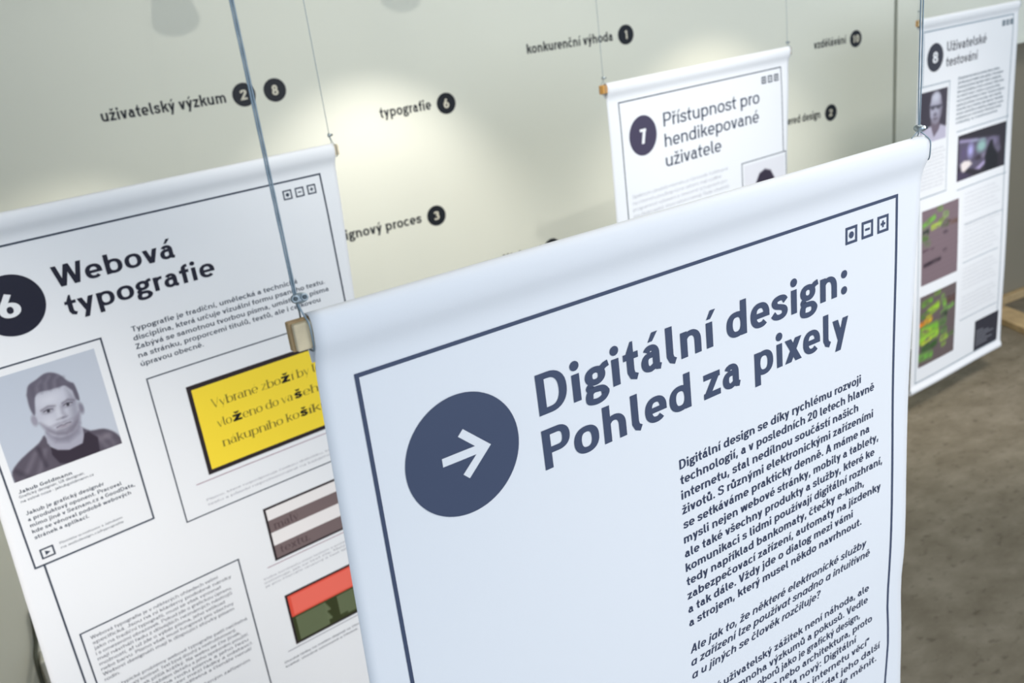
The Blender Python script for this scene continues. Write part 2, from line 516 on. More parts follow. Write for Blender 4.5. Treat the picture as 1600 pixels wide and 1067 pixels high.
def accent(kind, cx, cy, w):
    a = w / 210.0
    if kind == '\u0301':
        return [('p', [(cx - 75 * a - 10, cy + 85), (cx + 55 * a - 10, cy + 85), (cx + 120 + 100 * a, cy + 310), (cx + 120 - 75 * a, cy + 310)])]
    if kind == '\u030c':
        h = 70 * a
        return [('p', [(cx - 190, cy + 285), (cx - 190 + 2 * h, cy + 285), (cx + h, cy + 90), (cx - h, cy + 90)]),
                ('p', [(cx + 190, cy + 285), (cx + 190 - 2 * h, cy + 285), (cx - h, cy + 90), (cx + h, cy + 90)])]
    if kind == '\u030a':
        return [('s', [(cx + 85 * math.cos(t * PI / 6), cy + 185 + 85 * math.sin(t * PI / 6)) for t in range(12)], True, 0)]
    return []


def compose(text, w, n, ital=False, track=0):
    """all strokes of a line of text and its ink extent"""
    x = 0.0; out = []
    for ch in text:
        d = unicodedata.normalize('NFD', ch)
        base = d[0]; marks = d[1:]
        if marks and base == 'i':
            base = '\u0131'
        adv, G = glyph(base, w, n, ital)
        for g in G:
            out.append((g[0], [(p[0] + x, p[1]) for p in g[1]]) + tuple(g[2:]))
        for mk in marks:
            cy = CAP if base.isupper() else XH
            cx = adv / 2
            if base in '\u0131':
                cx = 90 + w / 2
            sh = 0.2 * cy if ital else 0
            for g in accent(mk, cx + sh, cy, w):
                out.append((g[0], [(p[0] + x, p[1]) for p in g[1]]) + tuple(g[2:]))
        x += adv + track
    return out, x


def stroke_quads(pts, w, closed, taper, contrast=None):
    P = np.array(pts, float)
    keep = [0]
    for i in range(1, len(P)):
        if np.hypot(*(P[i] - P[keep[-1]])) > 1e-6:
            keep.append(i)
    P = P[keep]
    if closed and np.hypot(*(P[0] - P[-1])) < 1e-6:
        P = P[:-1]
    N = len(P)
    if N < 2:
        return [], []
    D = np.roll(P, -1, 0) - P
    if not closed:
        D[-1] = D[-2]
    L = np.hypot(D[:, 0], D[:, 1]); D = D / L[:, None]
    Dp = np.roll(D, 1, 0)
    if not closed:
        Dp[0] = D[0]
    T = D + Dp; tl = np.hypot(T[:, 0], T[:, 1]); tl[tl < 1e-9] = 1; T /= tl[:, None]
    nrm = np.stack([-T[:, 1], T[:, 0]], 1)
    cosh = np.clip((T * D).sum(1), 0.45, 1)
    ww = np.full(N, w / 2.0)
    if contrast is None:
        contrast = (w * HZ, w)
    if contrast:
        thin, thick = contrast
        ww = (thin + (thick - thin) * np.abs(T[:, 1]) ** 2.0) / 2
    if taper:
        acc = np.concatenate([[0], np.cumsum(L[:-1])]); tt = acc / max(acc[-1], 1e-6)
        ww = ww * np.clip(0.62 + 0.38 * tt / 0.4, 0, 1)
    off = nrm * (ww / cosh)[:, None]
    A = P + off; B = P - off
    v = np.concatenate([A, B]).tolist(); f = []
    for i in range(N if closed else N - 1):
        j = (i + 1) % N
        f.append((i, N + i, N + j, j))
    return v, f


class Ink:
    """flat print collected in banner coordinates (u to the right, v up, both metres)"""
    def __init__(s):
        s.v = []; s.f = []; s.mi = []; s.cnt = 0

    def raw(s, pts, faces, lift=0.0, mi=0):
        k = len(s.v)
        s.v += [(p[0], p[1], lift) for p in pts]; s.f += [tuple(i + k for i in f) for f in faces]; s.mi += [mi] * len(faces)

    def poly(s, pts, lift=0.0, mi=0):
        s.raw(pts, [tuple(range(len(pts)))], lift, mi)

    def rect(s, u0, v0, u1, v1, lift=0.0, mi=0, step=0.03):
        nu = max(1, int(abs(u1 - u0) / step)); nv = max(1, int(abs(v1 - v0) / step))
        pts = [(u0 + (u1 - u0) * i / nu, v0 + (v1 - v0) * j / nv) for j in range(nv + 1) for i in range(nu + 1)]
        fs = [(j * (nu + 1) + i, j * (nu + 1) + i + 1, (j + 1) * (nu + 1) + i + 1, (j + 1) * (nu + 1) + i) for j in range(nv) for i in range(nu)]
        s.raw(pts, fs, lift, mi)

    def frame(s, u0, v0, u1, v1, t, lift=0.0, mi=0, sides='lrtb'):
        if v0 > v1:
            v0, v1 = v1, v0
        if 'l' in sides:
            s.rect(u0, v0, u0 + t, v1, lift, mi)
        if 'r' in sides:
            s.rect(u1 - t, v0, u1, v1, lift, mi)
        if 't' in sides:
            s.rect(u0, v1 - t, u1, v1, lift + 3e-5, mi)
        if 'b' in sides:
            s.rect(u0, v0, u1, v0 + t, lift + 3e-5, mi)

    def disc(s, cu, cv, r, lift=0.0, mi=0, rings=5, n=72):
        pts = [(cu, cv)]; fs = []
        for j in range(1, rings + 1):
            for i in range(n):
                a = 2 * PI * i / n
                pts.append((cu + r * j / rings * math.cos(a), cv + r * j / rings * math.sin(a)))
        for i in range(n):
            fs.append((0, 1 + i, 1 + (i + 1) % n))
        for j in range(rings - 1):
            for i in range(n):
                a = 1 + j * n + i; b = 1 + j * n + (i + 1) % n
                fs.append((a, a + n, b + n, b))
        s.raw(pts, fs, lift, mi)

    def text(s, txt, u0, v0, cap, u1=None, w=165, n=6, ital=False, track=0, lift=0.0, mi=0, contrast=None, hs=1.0, slope=0.0, anchor='l'):
        """left ink edge at u0 and right ink edge at u1, baseline at v0"""
        G, _ = compose(txt, w, n, ital, track)
        xs = [p[0] + d for g in G for p in g[1] for d in ((-w * .46, w * .46) if g[0] == 's' else (0,))]
        if not xs:
            return
        x0, x1 = min(xs), max(xs)
        k = cap / 1000.0
        kx = (u1 - u0) / (x1 - x0) if (u1 is not None and u0 is not None) else k * hs
        if u0 is None:
            u0 = u1 - kx * (x1 - x0)

        def tr(p):
            u = u0 + (p[0] - x0) * kx
            return (u, v0 + p[1] * k + slope * (u - u0))
        for gi, g in enumerate(G):
            lf = lift + (gi % 5) * 6e-6
            if g[0] == 'p':
                pts = g[1]
                if contrast and len(pts) == 4:
                    dx = abs(pts[0][0] - pts[3][0]); dy = abs(pts[0][1] - pts[3][1])
                    back = (pts[3][0] - pts[0][0]) * (pts[3][1] - pts[0][1]) > 0
                    if pts[0][1] == pts[1][1] and dx < 1 and abs(pts[1][0] - pts[0][0]) > 2 * dy:
                        ym = (pts[0][1] + pts[3][1]) / 2; h = contrast[0] / 2
                        pts = [(pts[0][0], ym - h), (pts[1][0], ym - h), (pts[2][0], ym + h), (pts[3][0], ym + h)]
                    elif dy > 120 and dx > 40 and back and dx < .6 * dy:
                        pts = [(pts[0][0] * .66 + pts[1][0] * .34, pts[0][1]), (pts[0][0] * .34 + pts[1][0] * .66, pts[1][1]), (pts[2][0] * .66 + pts[3][0] * .34, pts[2][1]), (pts[2][0] * .34 + pts[3][0] * .66, pts[3][1])]
                s.poly([tr(p) for p in pts], lf, mi)
            else:
                v, f = stroke_quads(g[1], w, g[2], g[3], contrast)
                s.raw([tr(p) for p in v], f, lf, mi)
                if contrast and not g[2]:
                    for e, q in ((g[1][0], g[1][1]), (g[1][-1], g[1][-2])):
                        if abs(e[0] - q[0]) < 12 and (abs(e[1]) < 5 or e[1] > 600 or e[1] < -200):
                            hw = contrast[1] * 1.0; t = contrast[0]
                            y0 = e[1] if e[1] <= 5 else e[1] - t
                            s.poly([tr(p) for p in [(e[0] - hw, y0), (e[0] + hw, y0), (e[0] + hw, y0 + t), (e[0] - hw, y0 + t)]], lf + 2e-5, mi)

    def build(s, name, m, ban, parent, base=0.0007, wave=False):
        vs = [ban.local(u, v, base + l, wave) for (u, v, l) in s.v]
        o = link_mesh(name, vs, s.f, m, parent)
        if isinstance(m, (list, tuple)):
            o.data.polygons.foreach_set('material_index', s.mi)
        # all print faces the reader
        bm = bmesh.new(); bm.from_mesh(o.data)
        flip = [f for f in bm.faces if f.normal.y > 0]
        bmesh.ops.reverse_faces(bm, faces=flip); bm.to_mesh(o.data); bm.free()
        return o


class Wall:
    def local(s, u, v, off, wave=False):
        return (u, -off, v)


class Banner:
    def __init__(s, origin, yaw, left, right, vtop, vbot, warp, label, wave=None):
        s.left, s.right, s.vtop, s.vbot, s.warp, s.wv = left, right, vtop, vbot, warp, wave
        s.uc = (left(0) + right(0)) / 2
        h = Vector((math.cos(yaw), math.sin(yaw), 0))
        loc = Vector(origin) + h * s.uc + Vector((0, 0, vbot))
        s.origin, s.yaw, s.h = Vector(origin), yaw, h
        s.root = thing('hanging_banner', label, 'banner', loc, yaw, 'text banners hanging on steel ropes')

    def fold(s, u, v):
        k = min(1.0, max(0.0, (0.005 - v) / 0.08))
        return s.warp(u, v) * k

    def local(s, u, v, off, wave=False):
        if wave and s.wv:
            u += s.wv(u, v)
        return (u - s.uc, -(s.fold(u, v) + off), v - s.vbot)

    def world(s, u, v, off=0.0):
        n = Vector((math.sin(s.yaw), -math.cos(s.yaw), 0))
        return s.origin + s.h * u + n * off + Vector((0, 0, v))

    def sheet(s, slat, slat_mat, ends=(0.015, 0.012)):
        vt = s.vtop
        prof = [(vt - 0.040, -0.0052), (vt - 0.030, -0.0088), (vt - 0.012, -0.0092), (vt - 0.005, -0.0078), (vt - 0.001, -0.004), (vt, 0.0),
                (vt - 0.0012, 0.0042), (vt - 0.005, 0.0074), (vt - 0.012, 0.0089), (vt - 0.022, 0.0084), (vt - 0.029, 0.0062), (vt - 0.035, 0.0034),
                (vt - 0.041, 0.0014), (vt - 0.047, 0.0003), (vt - 0.053, 0.0)]
        v = vt - 0.065
        while v > s.vbot + 0.05:
            prof.append((v, 0.0)); v -= 0.014
        vb = s.vbot
        prof += [(vb + 0.045, 0.0), (vb + 0.034, 0.001), (vb + 0.026, 0.0045), (vb + 0.016, 0.0068), (vb + 0.006, 0.0055), (vb, 0.0), (vb + 0.006, -0.0055), (vb + 0.016, -0.0068), (vb + 0.03, -0.004)]
        nu = 72; vs = []; fs = []
        for (v, w) in prof:
            l, r = s.left(v), s.right(v)
            for i in range(nu + 1):
                t = i / nu
                u = l + (r - l) * t
                vs.append((u - s.uc, -(s.fold(u, v) + w), v - s.vbot))
        for j in range(len(prof) - 1):
            for i in range(nu):
                a = j * (nu + 1) + i
                fs.append((a, a + nu + 1, a + nu + 2, a + 1))
        o = link_mesh('fabric_sheet', vs, fs, M['vinyl'], s.root, True)
        md = o.modifiers.new('thickness', 'SOLIDIFY'); md.thickness = 0.0004; md.offset = 0
        l, r = s.left(vt) - ends[0] - s.uc, s.right(vt) + ends[1] - s.uc
        z0, z1 = vt - 0.0262 - s.vbot, vt - 0.0035 - s.vbot
        b = MB(); b.box((l, -0.0012, z0), (r, 0.0062, z1)); b.build('top_rail', slat_mat[0], s.root, bevel=0.0012)
        b = MB(); b.box((l + 0.002, -0.0068, z0 + 0.001), (r - 0.002, -0.0012, z1 - 0.0008)); b.build('top_rail', slat_mat[1], s.root, bevel=0.0012)


def lerp_tab(tab):
    xs = [a for a, b in tab]; ys = [b for a, b in tab]
    return lambda v: float(np.interp(v, xs, ys))


def icon_row(ban, u0, v1, size, gap, t, m, name='icon_row'):
    """three little square signs: dot, minus, plus"""
    k = Ink()
    for i in range(3):
        a = u0 + i * (size + gap)
        k.frame(a, v1 - size, a + size, v1, t)
        cu, cv = a + size / 2, v1 - size / 2
        q = size * 0.2; h = t * .42
        if i == 0:
            k.disc(cu, cv, size * .2, rings=1, n=20)
        else:
            k.rect(cu - q, cv - h, cu + q, cv + h)
            if i == 2:
                k.rect(cu - h, cv - q, cu + h, cv + q, 4e-5)
    return k.build(name, m, ban, ban.root)


# ------------------------------------------------------------------ printed pictures (pixel fields on a fine mesh)
class Pic:
    def __init__(s, nx, ny, col, aspect):
        s.nx, s.ny, s.asp = nx, ny, aspect
        s.X, s.Y = np.meshgrid(np.linspace(0, 1, nx), np.linspace(0, 1, ny))
        s.I = np.zeros((ny, nx, 3)) + np.array(col, float)

    def put(s, a, col):
        a = np.clip(a, 0, 1)[..., None]
        s.I = s.I * (1 - a) + np.array(col, float) * a

    def ell(s, cx, cy, rx, ry, col, soft=0.02, rot=0.0, a=1.0):
        c, q = math.cos(rot), math.sin(rot)
        dx, dy = s.X - cx, s.Y - cy
        x, y = dx * c + dy * q, -dx * q + dy * c
        d = (np.sqrt((x / rx) ** 2 + (y / ry) ** 2) - 1) * min(rx, ry)
        s.put(a * np.clip(0.5 - d / soft, 0, 1), col)

    def poly(s, pts, col, soft=0.012, a=1.0):
        ins = np.zeros(s.X.shape, bool); dist = np.full(s.X.shape, 9.0)
        n = len(pts)
        for i in range(n):
            x0, y0 = pts[i]; x1, y1 = pts[(i + 1) % n]
            cond = ((y0 > s.Y) != (y1 > s.Y))
            if y1 != y0:
                ins ^= cond & (s.X < (x1 - x0) * (s.Y - y0) / (y1 - y0) + x0)
            L = (x1 - x0) ** 2 + (y1 - y0) ** 2 + 1e-12
            t = np.clip(((s.X - x0) * (x1 - x0) + (s.Y - y0) * (y1 - y0)) / L, 0, 1)
            dist = np.minimum(dist, np.hypot(s.X - x0 - t * (x1 - x0), s.Y - y0 - t * (y1 - y0)))
        d = np.where(ins, -dist, dist)
        s.put(a * np.clip(0.5 - d / soft, 0, 1), col)

    def line(s, pts, wd, col, soft=0.012, a=1.0):
        dist = np.full(s.X.shape, 9.0)
        for (x0, y0), (x1, y1) in zip(pts[:-1], pts[1:]):
            L = (x1 - x0) ** 2 + (y1 - y0) ** 2 + 1e-12
            t = np.clip(((s.X - x0) * (x1 - x0) + (s.Y - y0) * (y1 - y0)) / L, 0, 1)
            dist = np.minimum(dist, np.hypot(s.X - x0 - t * (x1 - x0), s.Y - y0 - t * (y1 - y0)))
        s.put(a * np.clip(0.5 - (dist - wd / 2) / soft, 0, 1), col)

    def build(s, name, ban, rect, parent, base=0.0007):
        u0, v0, u1, v1 = rect
        vs = []; fs = []
        for j in range(s.ny):
            for i in range(s.nx):
                vs.append(ban.local(u0 + (u1 - u0) * i / (s.nx - 1), v0 + (v1 - v0) * j / (s.ny - 1), base))
        for j in range(s.ny - 1):
            for i in range(s.nx - 1):
                a = j * s.nx + i
                fs.append((a, a + 1, a + s.nx + 1, a + s.nx))
        o = link_mesh(name, vs, fs, M['picture'], parent)
        c = np.clip(s.I / 255.0, 0, 1).reshape(-1, 3)
        l = np.where(c <= 0.04045, c / 12.92, ((c + 0.055) / 1.055) ** 2.4)
        at = o.data.color_attributes.new('ink', 'FLOAT_COLOR', 'POINT')
        at.data.foreach_set('color', np.concatenate([l, np.ones((len(l), 1))], 1).astype(np.float32).ravel())
        return o


# ------------------------------------------------------------------ the room
def struct(name, boxes, m):
    b = MB()
    for lo, hi in boxes:
        b.box(lo, hi)
    o = b.build(name, m); o['kind'] = 'structure'
    return o


WY = 3.08; CZ = 3.1
SX = 3.712                                       # the joint between the two wall boards
struct('floor', [((-4, -4.5, -0.1), (8, 4.2, 0.0))], M['floor'])
struct('ceiling', [((-4, -1.2, CZ), (8, 4.2, CZ + 0.1))], M['ceiling'])
struct('wall_back', [((-4, WY, 0), (SX - 0.012, WY + 0.1, CZ))], M['wall'])
struct('wall_right', [((SX + 0.016, WY + 0.004, 1.4715), (8, WY + 0.1, CZ)), ((SX + 0.016, WY + 0.004, 0), (4.22, WY + 0.1, 1.4715))], M['wall'])
struct('shade_wall_left', [((-1.00, 1.1, 0), (-0.90, WY, CZ))], M['wall_dark'])  # unseen wall, added and kept dark to shade the left side
struct('trim_1', [((SX - 0.03, WY + 0.028, 0), (SX + 0.03, WY + 0.1, CZ))], M['gap'])
struct('trim_2', [((4.22, WY - 0.006, 1.4715), (8, WY + 0.004, 1.492))], M['wall'])
struct('wall_recess', [((4.1, WY + 0.13, 0), (8, WY + 0.2, 1.6))], M['wall_dark'])

# ------------------------------------------------------------------ banner: digital design (nearest)
fr_off = lerp_tab([(-1.5, -.004), (-.73, -.0046), (-.673, -.0049), (-.626, -.001), (-.5985, -.0003), (-.554, -.0051), (-.525, -.0057), (-.463, -.0036), (-.407, -.002), (-.317, -.0002), (-.149, -.0004), (0, 0)])
ed_off = lerp_tab([(-1.5, -.0165), (-.694, -.0154), (-.638, -.0157), (-.5997, -.0179), (-.543, -.0235), (-.513, -.0244), (-.4765, -.0215), (-.373, -.0195), (-.242, -.0147), (-.081, -.009), (.0148, -.001), (.06, 0)])
le_off = lerp_tab([(-1.5, -.020), (-.7, -.018), (-.27, -.0127), (-.1357, -.0077), (-.0404, -.0043), (.0545, 0)])


def wave_f(u, v):
    return fr_off(v) if u > 0.33 else 0.0145 * min(v, 0)


def warp_f(u, v):
    a = 0.0012 * math.sin(u * 9.0 + 0.6 + v * 1.5)
    e = max(0.0, (u - 0.52) / 0.19)
    return a + 0.0035 * e * e * math.sin(v * 13.5 + 1.2) * min(1.0, max(0.0, -v / .45))


F = Banner((0.1803, 0.6431, 1.7025), 0.07962, lambda v: -0.0266 + le_off(v), lambda v: 0.712 + ed_off(v), 0.0572, -1.545, warp_f,
           'large white banner headed Digitální design: Pohled za pixely, nearest the camera', wave_f)
F.sheet(None, (M['wood_dark'], M['wood']), (0.0155, 0.004))
K = Ink(); K.frame(0, -1.497, 0.6679, 0, 0.0036); K.build('border_line', M['ink_hazed'], F, F.root, wave=True)
icon_row(F, 0.5781, -0.0188, 0.0193, 0.0077, 0.0031, M['ink_hazed'])
K = Ink(); K.disc(0.0816, -0.1002, 0.0553); BD = K.build('round_badge', M['ink_hazed'], F, F.root)
K = Ink()
K.rect(0.0603, -0.1037, 0.1015, -0.0959)
K.poly([(0.1081, -0.1000), (0.0837, -0.0766), (0.0782, -0.0818), (0.0970, -0.1000)], 3e-5)
K.poly([(0.1081, -0.1000), (0.0970, -0.1000), (0.0778, -0.1173), (0.0832, -0.1230)], 3e-5)
K.build('arrow', M['white_ink'], F, BD, 0.0010)
K = Ink()
HC = 0.0390
for (wd, a, b) in (('Digitální', .2306, .5435), ('design:', .5650, .8298)):
    K.text(wd, a * .7, -0.1330 * .7, HC, b * .7, w=208, n=16)
for (wd, a, b) in (('Pohled', .2296, .4871), ('za', .5130, .5922), ('pixely', .6190, .8321)):
    K.text(wd, a * .7, -0.2093 * .7, HC, b * .7, w=208, n=16)
K.build('heading', M['ink_hazed'], F, F.root)
BODY = [('Digitální design se díky rychlému rozvoji', .8650), ('technologií, a v posledních 20 letech hlavně', .8996), ('internetu, stal nedílnou součástí našich', .8582),
        ('životů. S různými elektronickými zařízeními', .8975), ('se setkáváme prakticky denně. A máme na', .8889), ('mysli nejen webové stránky, mobily a tablety,', .9118),
        ('ale také všechny produkty a služby, které ke', .9012), ('komunikaci s lidmi používají digitální rozhraní,', .9225), ('tedy například bankomaty, čtečky e-knih,', .8734),
        ('zabezpečovací zařízení, automaty na jízdenky', .9181), ('a tak dále. Vždy jde o dialog mezi vámi', .8437), ('a strojem, který musel někdo navrhnout.', .8663)]
K = Ink()
for i, (t, e) in enumerate(BODY):
    v = -0.2995 - 0.02472 * i
    K.text(t, (.4566 - .0034 * i / 11) * .7, v * .7, 0.01075, e * .7, w=188, n=6)
K.build('paragraph', M['ink_dark'], F, F.root)
K = Ink()
for t, e, v in (('Ale jak to, že některé elektronické služby', .8800, -.6213), ('a zařízení lze používat snadno a intuitivně', .8891, -.6452), ('a u jiných se člověk rozčiluje?', .7583, -.6700)):
    K.text(t, .4516 * .7, v * .7, 0.01075, e * .7, w=172, n=6, ital=True)
K.build('paragraph', M['ink_dark'], F, F.root)
K = Ink()
for t, e, v in (('Dobrý uživatelský zážitek není náhoda, ale', .8880, -.7200), ('výsledek mnoha výzkumů a pokusů. Vedle', .8854, -.7446), ('jiných tvůrčích oborů jako je grafický design,', .8640, -.7688), ('produktový design nebo architektura, proto', .8989, -.7932),
                ('vznikl ještě obor zcela nový: Digitální', .8550, -.8172), ('design. Nástup "chytrého internetu věcí"', .8923, -.8425), ('bude do něj postupně skládat jeho další', .9260, -.8690), ('části a digitální design se bude měnit.', .9150, -.8937)):
    K.text(t, .4516 * .7, v * .7, 0.01075, e * .7, w=172, n=6)
K.build('paragraph', M['ink_dark'], F, F.root)

# ------------------------------------------------------------------ banner 6: web typography
B6 = Banner((0.5495, 1.9101, 1.6803), 0.17423, lerp_tab([(-1.6, -.79), (-.84, -.7747), (-.479, -.7617), (.05, -.748)]), lerp_tab([(-1.6, .012), (-.284, .0225), (.0437, .0401)]), 0.0545, -1.545,
            lambda u, v: 0.003 * math.sin(u * 7 + 1.0), 'white banner number 6 headed Webová typografie, with portrait and yellow screen')
B6.sheet(None, (M['wood'], M['wood']), (0.012, 0.012))
K = Ink(); K.frame(-0.7215, -1.497, 0, 0, 0.0036); K.build('border_line', M['ink_line'], B6, B6.root)
icon_row(B6, -0.0927, -0.0190, 0.0200, 0.0078, 0.0030, M['ink_line'])
K = Ink(); K.disc(-0.6350, -0.1064, 0.0553); BD = K.build('round_badge', M['ink_navy'], B6, B6.root)
K = Ink(); K.text('6', -0.6573, -0.1270, 0.0415, -0.6227, w=225, n=14); K.build('numeral', M['white_ink'], B6, BD, 0.0010)
K = Ink()
K.text('Webová', -0.5577, -0.0965, HC, -0.3325, w=190, n=14); K.text('typografie', -0.5520, -0.1515, HC, -0.2675, w=190, n=14)
K.build('heading', M['ink_navy'], B6, B6.root)
K = Ink()
for i, (t, e) in enumerate((('Typografie je tradiční, umělecká a technická', -.1010), ('disciplína, která určuje vizuální formu psaného textu.', -.0409), ('Zabývá se samotnou tvorbou písma, umístěním písma', -.0343),
                            ('na stránku, proporcemi titulů, textů, ale i celkovou', -.0589), ('úpravou obecně.', -.3257))):
    K.text(t, -0.4525, -0.2152 - 0.01775 * i, 0.0107, e, w=170, n=6)
K.build('paragraph', M['ink_line'], B6, B6.root)
# portrait box
K = Ink(); K.rect(-0.7373, -0.5998, -0.5078, -0.2075, 0, 1); K.frame(-0.7373, -0.5998, -0.5078, -0.2075, 0.0034, 5e-5, 0)
PB = K.build('portrait_box', [M['ink_line'], M['white_ink']], B6, B6.root, 0.0010)
p = Pic(150, 150, (186, 194, 206), 1.0)
p.put(np.clip((p.X - .25) * .5, 0, .4), (206, 210, 218))
JK = [(0.007, -0.004), (0.014, 0.109), (0.124, 0.202), (0.3, 0.288), (0.366, 0.341), (0.385, 0.214), (0.435, 0.162), (0.53, 0.124), (0.659, 0.142), (0.675, 0.299), (0.757, 0.236), (0.876, 0.209), (0.966, 0.133), (1.008, 0.043), (1.002, -0.02), (0, -0.02)]
p.poly(spline(JK, 3), (88, 82, 94), 0.02)
for a, b in (((.10, .02), (.24, .2)), ((.22, .0), (.33, .2)), ((.86, .02), (.80, .15)), ((.93, .02), (.90, .12))):
    p.line([a, b], 0.03, (128, 122, 134), 0.05, .6)
p.ell(.87, .13, .05, .03, (140, 132, 142), 0.05, 0, .6)
p.line([(.05, .1), (.13, .0)], .03, (50, 46, 56), .05, .6); p.line([(.28, .24), (.3, .05)], .025, (52, 46, 58), .04, .7)
p.poly([(0.389, 0.392), (0.368, 0.26), (0.438, 0.150), (0.548, 0.105), (0.68, 0.134), (0.7, 0.289), (0.67, 0.342)], (166, 166, 180), 0.015)
p.poly([(0.385, 0.36), (0.5, 0.28), (0.62, 0.28), (0.69, 0.34), (.66, .25), (.55, .2), (.44, .24)], (126, 124, 138), 0.05, .8)
p.poly([(0.385, 0.214), (0.435, 0.162), (0.53, 0.124), (0.659, 0.142), (0.7, 0.228), (0.738, 0.234), (0.804, 0.145), (0.785, 0.0), (0.531, -0.02), (0.416, 0.029), (0.376, 0.136)], (54, 46, 58), 0.015)
p.ell(.325, .51, .028, .055, (150, 148, 162), 0.02); p.ell(.738, .48, .024, .055, (128, 126, 140), 0.02)
FC = [(0.35, 0.573), (0.388, 0.715), (0.44, 0.753), (0.514, 0.746), (0.599, 0.744), (0.674, 0.737), (0.712, 0.684), (0.721, 0.592), (0.711, 0.426), (0.665, 0.323), (0.589, 0.272), (0.501, 0.271), (0.427, 0.316), (0.384, 0.404), (0.355, 0.483)]
p.poly(spline(FC + FC[:1], 4), (186, 188, 200), 0.02)
p.poly([(.66, .72), (.73, .6), (.71, .42), (.66, .32), (.6, .28), (.63, .42), (.65, .55)], (140, 140, 154), 0.06, .7)
p.ell(.5, .66, .1, .05, (204, 206, 216), 0.08, 0, .8); p.ell(.44, .45, .05, .05, (200, 202, 212), 0.07, 0, .8)
p.poly([(0.36, 0.47), (0.40, 0.36), (0.47, 0.29), (0.55, 0.262), (0.62, 0.28), (0.69, 0.35), (0.71, 0.45), (.67, .40), (.62, .36), (.55, .325), (.47, .345), (.41, .41)], (120, 116, 130), 0.045, .85)
p.ell(.55, .405, .075, .012, (130, 126, 140), .03, .05, .7)
HR = [(0.328, 0.766), (0.367, 0.847), (0.443, 0.877), (0.518, 0.908), (0.583, 0.901), (0.647, 0.854), (0.695, 0.779), (0.741, 0.723), (0.747, 0.622), (0.744, 0.564), (0.721, 0.592), (0.712, 0.684), (0.674, 0.737), (0.599, 0.744), (0.514, 0.746), (0.44, 0.753), (0.388, 0.715), (0.35, 0.573), (0.33, 0.572), (0.32, 0.653)]
p.poly(spline(HR + HR[:1], 4), (100, 96, 110), 0.018); p.poly([(.655, .755), (.735, .74), (.75, .62), (.742, .56), (.722, .58), (.712, .67)], (96, 92, 106), .02)
for i in range(7):
    x = .39 + i * .038
    p.line([(x - .01, .745), (x + .005 * (i % 3), .82), (x + .05, .868 - .005 * (i - 3) ** 2)], 0.014, (136, 132, 146) if i % 2 else (84, 80, 94), 0.045, .5)
p.line([(0.407, 0.580), (0.469, 0.598), (0.526, 0.582)], .013, (112, 108, 120), .028); p.line([(0.596, 0.584), (0.651, 0.600), (0.697, 0.578)], .013, (108, 104, 116), .028)
for ex in (.461, .637):
    p.ell(ex, .553, .045, .020, (136, 134, 148), .03); p.ell(ex, .556, .030, .011, (196, 198, 206), .012); p.ell(ex, .556, .014, .015, (46, 44, 54), .012)
    p.line([(ex - .04, .560), (ex, .573), (ex + .04, .560)], .009, (70, 66, 78), .012)
p.line([(.585, .56), (.575, .50), (.592, .455)], .02, (146, 144, 158), .04, .8); p.ell(.555, .448, .032, .009, (112, 108, 122), .02); p.ell(.535, .5, .012, .05, (206, 208, 216), .04, 0, .7)
p.line([(.487, .375), (.53, .383), (.55, .377), (.58, .384), (.615, .382)], .008, (84, 78, 90), .014); p.ell(.55, .365, .05, .010, (146, 138, 150), .02); p.ell(.55, .335, .05, .012, (120, 116, 128), .03, 0, .6)
p.build('portrait_photo', B6, (-0.7222, -0.4222, -0.5260, -0.2240), PB, 0.0012)
K = Ink()
K.text('Jakub Goldmann', -0.7207, -0.4458, 0.0072, -0.6266, w=210, n=5); K.build('name_line', M['ink_line'], B6, PB, 0.0012)
K = Ink()
K.text('Grafický designér, UX designér,', -0.7220, -0.4545, 0.0056, -0.6060, w=150, n=4)
K.text('na volné noze – jakubgoldmann.cz', -0.7220, -0.4640, 0.0056, -0.5912, w=150, n=4)
for i, (t, e) in enumerate((('Jakub je grafický designér', -.5783), ('a produktový oponent. Pracoval', -.5481), ('mimo jiné v Seznam.cz a GoodData,', -.5259), ('kde se věnoval podobě webových', -.5368), ('stránek a aplikací.', -.6215))):
    K.text(t, -0.7207, -0.4908 - 0.0129 * i, 0.0080, e, w=190, n=5)
K.build('caption', M['ink_line'], B6, PB, 0.0012)
K = Ink(); K.text('Přečtěte si rozhovor s Jakubem', -0.6836, -0.5712, 0.0050, -0.5652, w=130, n=4); K.text('na webdesign.cz/typografie', -0.6838, -0.5808, 0.0050, -0.5653, w=130, n=4)
K.build('interview_note', M['ink_line'], B6, PB, 0.0012)
K = Ink(); K.frame(-0.7200, -0.5870, -0.6950, -0.5655, 0.0032); K.poly([(-.7115, -.5815), (-.7115, -.5715), (-.7025, -.5765)]); K.build('play_icon', M['ink_line'], B6, PB, 0.0012)
# box with the yellow screen
K = Ink(); K.frame(-0.4505, -0.6382, -0.0240, -0.3130, 0.0026); SB = K.build('screen_box', M['ink_line'], B6, B6.root)
K = Ink(); K.rect(-0.3815, -0.5560, -0.0650, -0.3568, 0, 0); K.rect(-0.3726, -0.5465, -0.0730, -0.3668, 5e-5, 1); K.rect(-0.4115, -0.5672, -0.0350, -0.5656, 0, 2)
YS = K.build('yellow_screen', [M['screen_black'], M['yellow'], M['plum']], B6, SB)
DD = (34, 150)
for v, parts in ((-.4187, (('Vybrané zbo', -.3395, -.1865), ('í by', -.1590, -.1180), ('lo', -.1090, -.0860))), (-.4632, (('vlo', -.3380, -.3075), ('eno do va', -.2820, -.1670), ('eho', -.1420, -.0860))), (-.5078, (('nákupního ko', -.3365, -.1625), ('íku', -.1365, -.0860)))):
    for t, a, b in parts:
        K = Ink(); K.text(t, a, v, 0.0200, b, w=100, n=8, contrast=DD); K.build('serif_text', M['didot'], B6, YS, 0.0009)
